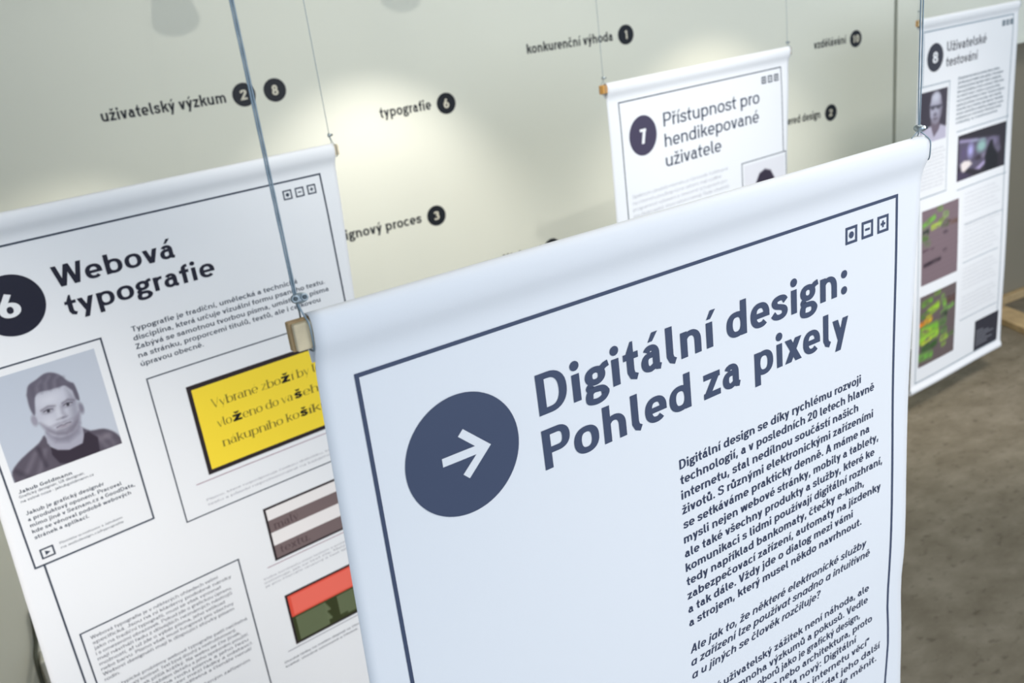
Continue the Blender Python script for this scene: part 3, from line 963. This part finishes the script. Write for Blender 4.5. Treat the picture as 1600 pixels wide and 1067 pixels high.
for t, c, v in (('ž', -.1742, -.4187), ('ž', -.2946, -.4632), ('š', -.1545, -.4632), ('š', -.1502, -.5078)):
    K = Ink(); K.text(t, c - .0098, v, 0.0215, c + .0098, w=250, n=8); K.build('bold_letter', M['black'], B6, YS, 0.0009)
K = Ink()
K.text('Písmo, které nepodporuje českou diakritiku, kazí čitelnost', -0.3990, -0.6100, 0.0052, -0.0400, w=120, n=4); K.text('textu a působí neprofesionálně na každého čtenáře', -0.3990, -0.6212, 0.0052, -0.0560, w=120, n=4)
K.build('caption', M['ink_grey'], B6, SB)
# striped screen
K = Ink()
K.rect(-0.2900, -0.8132, -0.0650, -0.6810, 0, 0); K.rect(-0.2845, -0.8085, -0.0690, -0.6865, 5e-5, 1)
K.rect(-0.2845, -0.7440, -0.0690, -0.7130, 8e-5, 2); K.rect(-0.2845, -0.8085, -0.0690, -0.7765, 8e-5, 2); K.rect(-0.3110, -0.8215, -0.0450, -0.8199, 0, 3)
SS = K.build('striped_screen', [M['screen_black'], M['offwhite'], M['taupe'], M['plum']], B6, B6.root)
K = Ink(); K.text('malý', -0.2735, -0.7385, 0.0200, -0.2150, w=150, n=8, contrast=(60, 170)); K.build('serif_text', M['taupe_dark'], B6, SS, 0.0009)
K = Ink(); K.text('textu.', -0.2735, -0.8005, 0.0200, -0.2005, w=150, n=8, contrast=(60, 170))
K.build('serif_text', M['taupe_dark'], B6, SS, 0.0009)
K = Ink()
for i, (t, e) in enumerate((('Volba kontrastu mezi textem a pozadím zásadně', -.05), ('ovlivňuje, jak se text čte. Malý kontrast', -.06), ('je pro čtenáře únavný a text splývá.', -.09))):
    K.text(t, -0.3262, -0.8465 - 0.0095 * i, 0.0052, e, w=130, n=4)
K.build('caption', M['ink_grey'], B6, B6.root)
# red and green screen
K = Ink()
K.rect(-0.2897, -1.0402, -0.0650, -0.9060, 0, 0); K.rect(-0.2840, -0.9675, -0.0690, -0.9115, 5e-5, 1); K.rect(-0.2770, -0.9640, -0.0690, -0.9160, 8e-5, 2)
K.rect(-0.2840, -1.0350, -0.0690, -0.9675, 5e-5, 3); K.rect(-0.2760, -1.0330, -0.2000, -0.9720, 8e-5, 4)
for i in range(9):
    K.rect(-0.2000, -0.9790 - i * .0060, -0.2000 + .012 * ((i * 5) % 4) / 4, -0.9725 - i * .0060, 8e-5, 4)
K.rect(-0.1700, -1.0230, -0.0690, -0.9720, 8e-5, 4); K.rect(-0.1500, -1.0290, -0.0690, -1.0230, 8e-5, 4)
for i in range(11):
    v = -0.9745 - i * .0052
    K.rect(-0.2735, v - .0011, -0.2040, v, 1.1e-4, 6); K.rect(-0.1670, v - .0011, -0.0720, v, 1.1e-4, 6)
K.rect(-0.3120, -1.0485, -0.0450, -1.0462, 0, 5)
K.build('red_and_green_screen', [M['screen_black'], M['red'], M['coral'], M['green'], M['sage'], M['ink_grey'], M['sage_dark']], B6, B6.root)
K = Ink()
K.text('Dlouhé řádky na malém displeji se čtou hůře než řádky', -0.3255, -1.0730, 0.0056, -0.05, w=170, n=4); K.text('krátké, vhodně zalomené a čitelné.', -0.3255, -1.0848, 0.0056, -0.135, w=170, n=4)
K.build('caption', M['ink_mid'], B6, B6.root)
# lower text box
K = Ink(); K.frame(-0.7025, -1.44, -0.3665, -0.7676, 0.0030); TB = K.build('text_box', M['ink_line'], B6, B6.root)
LOW = [('Webová typografie je v některých ohledech velmi', -.4197), ('specifická. Jsou na ni kladeny podobné nároky', -.3922), ('jako na tradiční typografii, musí se však vyrovnat', -.418), ('i s omezeními obrazovek. Pokud jde o grafickou úpravu,', -.398),
       ('mají návrháři řadu z dřívějších neznámých nástrojů', -.400), ('možností, ať už jde o výběr písma, jeho velikost', -.418), ('nebo barvu. Písmo však musí fungovat pro všechny', -.402), ('Weboví designéři mají k dispozici stovky písem', -.404), ('rodin.', -.655), None,
       ('Mezi typické problémy webové typografie patří nečitelná', -.382), ('písma a malý kontrast. Text bývá dlouhý a nestrukturovaný,', -.412), ('nebo naopak příliš krátký. Na webu se čte jinak,', -.404), ('proto záleží na každém detailu a jeho správném použití.', -.388), ('Zásadní je volba rodu písma a jeho řezu', -.392), ('a také velikost mezer mezi řádky a odstavci.', -.384), ('Dobrá typografie je neviditelná a čtenáře neruší', -.39), ('při čtení.', -.63), ('Weby se musí přizpůsobit různým zařízením', -.40)]
K = Ink()
for i, q in enumerate(LOW):
    if q:
        K.text(q[0], -0.6857, -0.7903 - 0.01275 * i, 0.0078, q[1], w=135, n=5)
K.build('paragraph', M['ink_mid'], B6, TB)

# ------------------------------------------------------------------ banner 7: accessibility
B7 = Banner((1.4596, 2.1112, 1.6815), 0.16101, lerp_tab([(-1.6, -.06), (-.33, -.047), (.06, -.0428)]), lerp_tab([(-1.6, .70), (-.37, .7234), (.05, .7532)]), 0.0560, -1.545,
            lambda u, v: 0.0025 * math.sin(u * 8 + 2.0), 'white banner number 7 headed Přístupnost pro hendikepované uživatele, behind the nearest banner')
B7.sheet(None, (M['wood_orange'], M['wood_orange']), (0.018, 0.006))
K = Ink(); K.frame(-0.002, -1.497, 0.7120, 0, 0.0034); K.build('border_line', M['ink_line'], B7, B7.root)
icon_row(B7, 0.6133, -0.0190, 0.0215, 0.0090, 0.0042, M['ink_line'])
K = Ink(); K.disc(0.0835, -0.1036, 0.0553); BD = K.build('round_badge', M['ink_violet'], B7, B7.root)
K = Ink(); K.text('7', 0.0660, -0.1262, 0.0420, 0.1006, w=240, n=12); K.build('numeral', M['white_ink'], B7, BD, 0.0011)
K = Ink()
K.text('Přístupnost pro', 0.1700, -0.0945, HC, 0.5985, w=150, n=12); K.text('hendikepované', 0.1700, -0.1520, HC, 0.5930, w=150, n=12); K.text('uživatele', 0.1690, -0.2090, HC, 0.4140, w=150, n=12)
K.build('heading', M['ink_head7'], B7, B7.root)
K = Ink()
for i, (t, e) in enumerate((('Spektrum uživatelů internetu je různorodé. A přístupné', .4400), ('na internetu používají různé zařízení, mají rozdílné', .4080), ('programové vybavení a omezené schopnosti pro', .4330), ('používání webů, které ostatní nemají. Řada uživatelů', .4400), ('s hendikepem spoléhá na čtečky a lupy', .4260), ('a další pomůcky, bez kterých se neobejdou.', .4300), ('Přístupný web pomáhá každému z nás.', .4200))):
    K.text(t, 0.0210, -0.2708 - 0.0183 * i, 0.0107, e, w=78, n=5)
K.build('paragraph', M['ink_grey'], B7, B7.root)
K = Ink(); K.rect(0.5030, -0.6, 0.7232, -0.2642, 0, 1); K.frame(0.5030, -0.6, 0.7232, -0.2642, 0.0030, 5e-5, 0); PB = K.build('portrait_box', [M['ink_line'], M['white_ink']], B7, B7.root, 0.0010)
p = Pic(90, 90, (226, 226, 230), 1.0)
p.poly([(.1, 0), (.16, .18), (.4, .28), (.62, .28), (.86, .18), (.92, 0)], (86, 80, 92), .02)
p.ell(.5, .52, .19, .28, (206, 200, 206), .04); p.poly([(.27, .45), (.27, .72), (.36, .84), (.5, .88), (.64, .84), (.73, .72), (.73, .45), (.68, .6), (.62, .68), (.5, .7), (.38, .68), (.32, .6)], (50, 42, 58), .03)
p.ell(.42, .54, .03, .015, (60, 54, 66), .02); p.ell(.58, .54, .03, .015, (60, 54, 66), .02); p.ell(.5, .36, .05, .012, (120, 100, 110), .02)
p.build('portrait_photo', B7, (0.5150, -0.500, 0.7130, -0.2760), PB, 0.0012)

# ------------------------------------------------------------------ banner 8: user testing
B8 = Banner((3.2136, 2.5359, 1.6721), 0.11439, lerp_tab([(-1.6, -.036), (.05, -.029)]), lerp_tab([(-1.6, .7175), (-1.3, .705), (-.6, .712), (.05, .7055)]), 0.0500, -1.549,
            lambda u, v: 0.003 * math.sin(v * 5 + 1.0) + 0.002 * math.sin(u * 9), 'white banner number 8 headed Uživatelské testování, with green heat map pictures')
B8.sheet(None, (M['wood_orange'], M['wood']), (0.016, 0.004))
K = Ink(); K.frame(-0.002, -1.5010, 0.6695, 0, 0.0052); K.build('border_line', M['ink_8line'], B8, B8.root)
icon_row(B8, 0.5790, -0.0195, 0.0230, 0.0080, 0.0060, M['ink_8text'])
K = Ink(); K.disc(0.0815, -0.1066, 0.0553); BD = K.build('round_badge', M['ink_8'], B8, B8.root)
K = Ink(); K.text('8', 0.0640, -0.1280, 0.0430, 0.0990, w=210, n=10); K.build('numeral', M['white_ink'], B8, BD, 0.0011)
K = Ink(); K.text('Uživatelské', 0.1620, -0.0945, HC, 0.4602, w=170, n=8); K.text('testování', 0.1595, -0.1531, HC, 0.3989, w=170, n=8); K.build('heading', M['ink_8'], B8, B8.root)
K = Ink()
for i, (t, e) in enumerate((('Uživatelské testování je metoda, která ověřuje,', .5806), ('jak lidé pracují s webem nebo aplikací. Pozorujeme', .6106), ('účastníky při plnění typických úkolů a sledujeme,', .600), ('kde mají problémy a čemu nerozumí. Díky tomu', .620), ('lze odhalit chyby v návrhu a opravit je dříve,', .596), ('než se produkt dostane k lidem. Testovat můžeme', .628), ('papírový prototyp i hotový web, stačí několik', .606), ('účastníků, aby se většina chyb objevila. Výsledky', .622), ('slouží návrhářům k dalšímu zlepšení a jsou', .626), ('podkladem pro rozhodování. Moderátor klade', .612), ('otázky a naslouchá.', .590))):
    K.text(t, 0.2540, -0.2182 - 0.0181 * i, 0.0115, e, w=190, n=5)
K.build('paragraph', M['ink_8text'], B8, B8.root)
K = Ink(); K.rect(-0.026, -0.6680, 0.1950, -0.2100, 0, 1); K.frame(-0.026, -0.6680, 0.1950, -0.2100, 0.0042, 5e-5, 0); PB = K.build('portrait_box', [M['ink_8line'], M['white_ink']], B8, B8.root, 0.0010)
p = Pic(100, 110, (62, 56, 66), 1.0)
p.put(np.clip(p.X * .25, 0, .3), (86, 78, 88))
p.poly([(-.03, -.05), (-.034, 0.22), (0.288, 0.296), (0.422, 0.315), (0.533, 0.097), (0.684, 0.194), (0.757, 0.304), (1.02, 0.226), (1.02, -0.05)], (186, 182, 200), .04)
p.poly([(0.422, 0.40), (.42, .3), (0.533, 0.085), (0.721, 0.229), (0.736, 0.40)], (112, 100, 112), .04)
p.poly([(0.56, 0.96), (0.42, 0.90), (0.345, 0.706), (0.374, 0.503), (.45, .38), (0.578, 0.332), (0.69, .37), (0.767, 0.464), (0.813, 0.657), (0.755, 0.864), (.66, .94)], (168, 166, 182), .05)
p.ell(.56, .86, .13, .09, (198, 200, 212), .12); p.poly([(.69, .37), (.8, .5), (.81, .66), (.75, .86), (.7, .6)], (122, 116, 130), .08, .7)
p.line([(0.355, 0.690), (0.80, 0.672)], .035, (74, 72, 84), .03); p.ell(.46, .66, .075, .035, (84, 82, 94), .03); p.ell(.67, .655, .075, .035, (84, 82, 94), .03)
p.ell(.555, .52, .06, .03, (104, 98, 112), .05); p.ell(.56, .41, .13, .075, (118, 110, 122), .08, 0, .7); p.line([(.48, .44), (.64, .44)], .015, (80, 72, 84), .02)
p.build('portrait_photo', B8, (-0.0080, -0.4400, 0.1790, -0.2345), PB, 0.0012)
K = Ink()
for i in range(11):
    K.text(('účastník výzkumu mluví nahlas', 'návrhář služeb a výzkumník', 'popisuje své dojmy a kroky')[i % 3], 0.002, -0.478 - 0.0155 * i, 0.0085, 0.165 + .012 * (i % 2), w=90, n=4)
K.build('caption', M['ink_grey'], B8, PB, 0.0012)
p = Pic(130, 80, (48, 42, 48), 2.0)
p.poly([(.01, .93), (.87, .72), (.9, .40), (.7, .2), (.45, .12), (.02, .3)], (92, 84, 104), .06)
p.line([(.06, .86), (.38, .79)], .05, (170, 160, 196), .06); p.line([(.3, .80), (.55, .75)], .03, (150, 160, 176), .06)
p.ell(.27, .60, .06, .14, (176, 172, 226), .08); p.ell(.13, .58, .05, .13, (96, 84, 116), .06)
p.ell(.50, .62, .10, .13, (150, 186, 180), .10); p.ell(.72, .64, .10, .10, (128, 120, 146), .10); p.ell(.83, .44, .06, .08, (104, 98, 116), .08)
p.ell(.45, .38, .08, .05, (60, 52, 62), .06); p.ell(.55, .40, .05, .06, (130, 122, 142), .06)
p.poly([(.07, .36), (.10, .12), (.2, .2), (.31, .29), (.26, .38), (.14, .41)], (236, 226, 222), .05); p.poly([(.38, .15), (.48, .10), (.60, .22), (.58, .28)], (174, 162, 198), .05)
p.poly([(.60, .0), (.58, .35), (.635, .55), (.68, .68), (.73, .68), (.76, .5), (.84, .35), (.86, 0)], (30, 28, 32), .05); p.poly([(0, 0), (0, .25), (.2, .12), (.35, .0)], (70, 60, 82), .06)
p.build('office_photo', B8, (0.2756, -0.6487, 0.6634, -0.4530), B8.root)
for a, b, c, d in ((0.262, -0.4348, 0.678, -0.4310), (0.280, -0.6876, 0.684, -0.6838), (0.340, -1.3028, 0.655, -1.2995), (.35, -.856, .672, -.853), (.345, -1.03, .64, -1.027)):
    K = Ink(); K.rect(a, b, c, d); K.build('divider_line', M['ink_8line'], B8, B8.root)
K = Ink()
for i in range(30):
    v = -0.72 - i * 0.0190
    if i in (6, 16, 17, 24):
        continue
    K.text(('oční pohyby ukazují, kam se lidé dívají nejdříve', 'teplotní mapa zachycuje délku pohledu na stránku', 'žlutá místa přitahují pozornost, zelená méně')[i % 3], 0.345, v, 0.0080, 0.600 + .04 * ((i * 7) % 3) / 2, w=62, n=4)
K.build('paragraph', M['ink_grey'], B8, B8.root)


def heat(strokes, base):
    rnd = random.Random(len(strokes)); q = Pic(120, 130, base, .85)
    for i in range(14):
        q.line([(0, .06 + i * .07), (1, .06 + i * .07)], .006, tuple(x - 8 for x in base), .02, .6)
    for pts, wd, col, sf in strokes:
        q.line(pts, wd, col, sf)
        (xa, ya), (xb, yb) = pts[0], pts[-1]
        for _ in range(7):                            # the uneven mottling of the map
            t = rnd.random(); x, y = xa + (xb - xa) * t, ya + (yb - ya) * t + rnd.uniform(-.7, .7) * wd
            ln = rnd.uniform(.02, .06)
            q.line([(x - ln, y), (x + ln, y + .01)], rnd.uniform(.008, .018), base if rnd.random() < .6 else tuple(c * .75 for c in col), .03, .75)
    return q


h = heat([([(.6, .73), (1, .71)], .04, (106, 78, 66), .06), ([(.55, .74), (.68, .73)], .06, (70, 92, 56), .08), ([(.06, .70), (.16, .71)], .05, (22, 50, 24), .06), ([(.05, .80), (.33, .87)], .06, (116, 190, 66), .06), ([(.27, .74), (.48, .76)], .055, (190, 230, 72), .05), ([(.48, .76), (.60, .83)], .05, (150, 190, 80), .06),
          ([(.60, .86), (.68, .85)], .06, (150, 196, 104), .06), ([(.44, .965), (.52, .95)], .05, (124, 170, 80), .07), ([(.05, .64), (.14, .62)], .05, (96, 142, 62), .08), ([(.1, .56), (.2, .55)], .05, (104, 128, 84), .09), ([(.62, .615), (.68, .61)], .03, (72, 58, 70), .04), ([(.60, .365), (.66, .36)], .03, (66, 50, 60), .04),
          ([(.08, .265), (.50, .285)], .05, (58, 46, 54), .035), ([(.02, .46), (.3, .46)], .012, (104, 80, 90), .02)], (126, 108, 114))
h.build('heat_map_picture', B8, (0.0220, -1.0505, 0.2984, -0.7223), B8.root)
h = heat([([(.7, .80), (1, .78)], .06, (96, 70, 62), .08), ([(.08, .88), (.3, .9)], .07, (106, 170, 52), .06), ([(.40, .97), (.52, .97)], .05, (120, 170, 60), .06), ([(.62, .86), (.68, .76)], .09, (124, 180, 74), .07), ([(.24, .74), (.48, .79)], .10, (160, 210, 56), .07), ([(.06, .72), (.2, .72)], .05, (90, 150, 50), .06),
          ([(.60, .65), (.92, .70)], .05, (120, 180, 80), .05), ([(.62, .6), (.72, .62)], .06, (34, 60, 34), .08), ([(.6, .52), (.68, .52)], .12, (92, 130, 70), .08), ([(.06, .60), (.30, .64)], .08, (240, 176, 36), .05), ([(.2, .70), (.28, .66)], .05, (214, 210, 50), .05), ([(.03, .60), (.10, .61)], .06, (250, 140, 30), .04),
          ([(.08, .50), (.46, .50)], .13, (120, 180, 60), .07), ([(.1, .50), (.3, .48)], .05, (176, 200, 60), .06), ([(.06, .38), (.48, .40)], .12, (150, 200, 60), .07), ([(.1, .33), (.3, .36)], .05, (206, 220, 70), .05), ([(.12, .24), (.46, .26)], .08, (52, 92, 40), .08), ([(.03, .14), (.34, .12)], .10, (108, 170, 70), .07),
          ([(.62, .38), (.74, .38)], .06, (98, 150, 70), .06), ([(.62, .27), (.78, .28)], .08, (160, 200, 74), .06), ([(.66, .18), (.72, .18)], .06, (150, 190, 80), .06), ([(.82, .3), (.96, .27)], .04, (90, 130, 66), .06)], (104, 92, 92))
h.build('heat_map_picture', B8, (0.0185, -1.4310, 0.2974, -1.0995), B8.root)
K = Ink(); K.rect(0.4765, -1.4960, 0.6770, -1.3455, 0, 0)
for i, (a, b) in enumerate(((.49, .55), (.49, .60), (.49, .64), (.49, .58), (.49, .63), (.49, .59))):
    K.rect(a, -1.405 - i * .0138, b, -1.3975 - i * .0138, 6e-5, 1)
K.build('dark_imprint_block', [M['ink_8'], M['ink_mid']], B8, B8.root, 0.0011)


# ------------------------------------------------------------------ steel ropes with clamps
def hexnut(b, origin, axis, r, h):
    mt = axis_mtx(origin, axis)
    b.lathe([(0.0, 0), (r, 0), (r, h * .85), (r * .86, h), (0.0, h)], 6, mt)


def bolt(b, origin, axis, r, h):
    mt = axis_mtx(origin, axis)
    prof = [(0, 0)]
    n = int(h / 0.0007)
    for i in range(n):
        prof += [(r, i * h / n), (r * .84, (i + .5) * h / n)]
    prof += [(r * .9, h), (0, h)]
    b.lathe(prof, 12, mt)


def densify(pts, step):
    out = []
    for a, b in zip(pts[:-1], pts[1:]):
        a, b = Vector(a), Vector(b); n = max(1, int((b - a).length / step))
        out += [a.lerp(b, i / n) for i in range(n)]
    out.append(Vector(pts[-1]))
    return out


def rope(label, ban, u, v, doubled, axis, uloop, detail=True, tail=None, lean=0.0, rad=0.0007, gap=1.15, shift=0.0):
    """steel rope from the ceiling to one end of a banner's rail: strand, clamp and loop round the rail"""
    base = ban.world(u, v)
    t = thing('steel_rope', label, 'rope', base, 0, 'steel ropes the banners hang on')
    Z = CZ - base.z
    rr = rad
    ox = rr * 1.05 if doubled else 0
    step = 0.004 if detail else 0.05
    hx, hy = ban.h.x, ban.h.y

    def L(a, d, z):                                   # along the banner, towards the reader, up
        return (hx * a + hy * d, hy * a - hx * d, z)
    for i in range(2 if doubled else 1):
        sgn = (-1, 1)[i]
        b = MB()
        pts = [L(sgn * ox, 0, 0.0), L(sgn * ox * (.6 + .4 * gap), 0, 0.012), L(sgn * ox * gap, 0, 0.05), L(sgn * ox * gap + lean * .5, 0, Z * .5), L(sgn * ox * gap + lean, 0, Z)]
        b.tube(densify(pts, step), rr, 10 if detail else 8, 5 if detail else 0, 900.0)
        b.build('strand', M['rope'], t, True)
    # clamp
    ax = Vector(L(*axis)).normalized()
    sd = ax.cross(Vector((0, 0, 1))).normalized(); up = sd.cross(ax).normalized()
    mx = Matrix(((sd.x, up.x, ax.x, 0), (sd.y, up.y, ax.y, 0), (sd.z, up.z, ax.z, 0), (0, 0, 0, 1)))
    mx = Matrix.Translation(Vector(L(shift, 0, 0))) @ mx
    b = MB(); b.lathe([(0.0, -0.0030), (0.0034, -0.0028), (0.0044, -0.0014), (0.0044, 0.0008), (0.0038, 0.0016), (0.0, 0.0016)], 18, mx @ Matrix.Diagonal((1.5, 0.95, 1.2, 1)))
    cl = b.build('clamp', M['zinc'], t, True)
    for sgn in (-1, 1):
        o = sd * (0.0033 * sgn) + Vector(L(shift, 0, 0))
        b = MB(); hexnut(b, o + ax * 0.0014, ax, 0.0031, 0.0030); b.build('nut', M['zinc'], cl)
        b = MB(); bolt(b, o + ax * 0.003, ax, 0.0017, 0.0046); b.build('bolt_end', M['bolt'], cl)
    # loop round the rail end
    zt = ban.vtop - 0.0035 - v; zb = ban.vtop - 0.0268 - v
    du = uloop - u
    pts = [(0, 0.001, -0.003), (du * .6, 0.0045, zt + 0.004), (du, 0.0085, zt - 0.002), (du, 0.0092, (zt + zb) / 2), (du, 0.0078, zb + 0.001), (du, 0.003, zb - 0.0012), (du, -0.004, zb - 0.0012), (du, -0.0078, zb + 0.001), (du, -0.0092, (zt + zb) / 2), (du, -0.0082, zt - 0.002), (du * .6, -0.004, zt + 0.005), (0, -0.001, -0.003)]
    pts = spline([L(*q) for q in pts], 6)
    b = MB(); b.tube(pts, rr * 1.05, 8); b.build('loop', M['rope'], t, True)
    if tail:
        b = MB(); b.tube(spline([L(*q) for q in tail], 6), rr * .9, 8); b.build('rope_tail', M['rope'], t, True)
    return t


rope('doubled steel rope with two-nut clamp at left corner of the nearest banner', F, -0.0318, 0.0695, True, (-0.2, 1.0, 0.27), -0.0288, shift=0.0028)
rope('doubled steel rope at right corner of the nearest banner, loose tail below clamp', F, 0.7045, 0.0660, True, (1.0, 0.25, 0.0), 0.7125, gap=3.0, tail=[(-0.001, 0.001, -0.002), (-0.008, 0.002, -0.004), (-0.0175, 0.003, -0.0080)])
rope('thin steel rope at right end of banner 6, in front of the bright wall patch', B6, 0.0375, 0.0720, False, (1.0, 0.5, 0.0), 0.0440, False)
rope('steel rope at left end of banner 6', B6, -0.7560, 0.0720, False, (1.0, 0.5, 0.0), -0.7560, False)
rope('hair-thin steel rope at left orange rail end of banner 7', B7, -0.0480, 0.0705, False, (1.0, 0.5, 0.0), -0.0510, False, rad=0.0006)
rope('hair-thin steel rope at right corner of banner 7', B7, 0.7473, 0.0680, False, (0.5, 1.0, 0.0), 0.7562, False, rad=0.0006)
rope('steel rope at left end of banner 8', B8, -0.0330, 0.0800, False, (1.0, 0.5, 0.0), -0.0370, False, rad=0.0006)
rope('steel rope at right end of banner 8', B8, 0.7080, 0.0700, False, (1.0, 0.5, 0.0), 0.7075, False, rad=0.0006)

# ------------------------------------------------------------------ lettering on the wall
WALL = Wall()


def wall_sign(word, u0, u1, v, nums, label, cap=0.0365):
    t = thing('wall_sign', label, 'wall lettering', (0.7909 + u0, WY, 1.8078 + v), 0, 'words with round number badges on the wall')
    K = Ink(); K.text(word, 0, 0, cap, u1 - u0, w=205, n=8); K.build('lettering', M['vinyl_black'], WALL, t, 0.0008)
    for s, cu, cv in nums:
        K = Ink(); K.disc(cu - u0, cv - v, 0.0372, rings=1, n=40); b = K.build('round_badge', M['vinyl_black'], WALL, t, 0.0008)
        K = Ink()
        G, _ = compose(s, 215, 8)
        xs = [p[0] for g in G for p in g[1]]
        hw = (max(xs) - min(xs) + 200) * 0.0320 / 1000 / 2
        K.text(s, cu - u0 - hw, cv - v - 0.0160, 0.0320, cu - u0 + hw, w=215, n=8); K.build('numeral', M['vinyl_white'], WALL, b, 0.0014)
    return t


KW = 0.7 * 4.4 / 2.9419
wall_sign('uživatelský výzkum', -0.5353, -0.1605, -0.0165, [('2', -.0964 * KW, -.0009 * KW), ('8', .0005 * KW, -.0012 * KW)], 'black word uživatelský výzkum with round badges 2 and 8 on pale wall')
wall_sign('typografie', 0.3435, 0.5390, -0.1475, [('6', .572 * KW, -.1305 * KW)], 'black word typografie with round badge 6 in the bright patch of wall')
wall_sign('designový proces', 0.0640, 0.4345, -0.5370, [('3', .4724 * KW, -.5008 * KW)], 'black words designový proces with round badge 3, partly behind banner 6')
wall_sign('konkurenční výhoda', 0.9535, 1.3395, -0.0130, [('1', 1.3373 * KW, .0013 * KW)], 'black words konkurenční výhoda with round badge 1 above banner 7')
wall_sign('vzdělávání', 2.4000, 2.5990, -0.1812, [('10', 2.5403 * KW, -.1615 * KW)], 'black word vzdělávání with round badge 10 at top right of wall')
wall_sign('user-centered design', 2.0700, 2.4330, -0.4850, [('2', 2.3879 * KW, -.4515 * KW)], 'black wall words ending in design with round badge, beside right edge of banner 7')
wall_sign('použitelnost', 0.6600, 0.9200, -0.7680, [('4', .9665, -0.7550)], 'black wall word and badge mostly hidden behind top edge of the nearest banner')

# ------------------------------------------------------------------ small things by the wall
b = MB(); b.box((-0.372, WY - 0.075, 0.0), (0.15, WY, 0.156)); o = b.build('floor_box', M['box_grey'], bevel=0.004)
tag(o, 'low grey box on the floor against the wall beside banner 6', 'box')
b = MB(); b.tube(spline([(-0.392, WY - 0.085, 0.009), (-0.388, WY - 0.06, 0.05), (-0.384, WY - 0.03, 0.15), (-0.370, WY - 0.012, 0.20), (-0.360, WY - 0.009, 0.25), (-0.350, WY - 0.009, 0.32)], 6), 0.0075, 10)  # added dark strip in place of the box's shadow line
tag(b.build('shadow_strip', M['shadow_strip'], smooth=True), 'dark strip standing for the shadow up the wall and along the low grey box', 'shadow_strip')
b = MB()
b.add([(4.685, 3.155, 0), (4.50, 3.06, 0), (4.30, 2.48, 0), (4.47, 2.42, 0), (4.685, 3.155, .035), (4.50, 3.06, .035), (4.30, 2.48, .035), (4.47, 2.42, .035)], [(0, 3, 2, 1), (4, 5, 6, 7), (0, 1, 5, 4), (1, 2, 6, 5), (2, 3, 7, 6), (3, 0, 4, 7)])
tag(b.build('wooden_plank', M['plank'], bevel=0.003), 'pine plank lying on the floor towards the viewer beside banner 8', 'plank', 'pine planks on the floor')
b = MB(); b.box((4.4, 3.165, 0), (6.2, 3.205, 0.045))
tag(b.build('wooden_plank', M['plank'], bevel=0.003), 'pine plank lying along the foot of the dark grey wall', 'plank', 'pine planks on the floor')


# spotlights hanging above the frame; their heads throw the grey shadows high on the wall
def spotlight(x, y, z, label):
    t = thing('spotlight', label, 'spotlight', (x, y, CZ), 0, 'spotlights hanging in front of the wall')
    d = z - CZ
    b = MB(); b.tube([(0, 0, 0), (0, 0, d + 0.15)], 0.006, 10); b.build('rod', M['lamp_white'], t, True)
    b = MB(); b.lathe([(0.0, 0.16), (0.022, 0.158), (0.034, 0.13), (0.046, 0.05), (0.058, 0.0), (0.054, 0.0), (0.042, 0.05), (0.03, 0.12), (0.0, 0.14)], 28, axis_mtx((0, 0, d), (0.0, -0.35, 1.0)))
    b.build('lamp_shade', M['lamp_white'], t, True)


spotlight(0.590, 2.47, 2.235, 'white hanging spotlight above banner 6')
spotlight(1.180, 2.47, 2.225, 'white hanging spotlight above the word typografie')
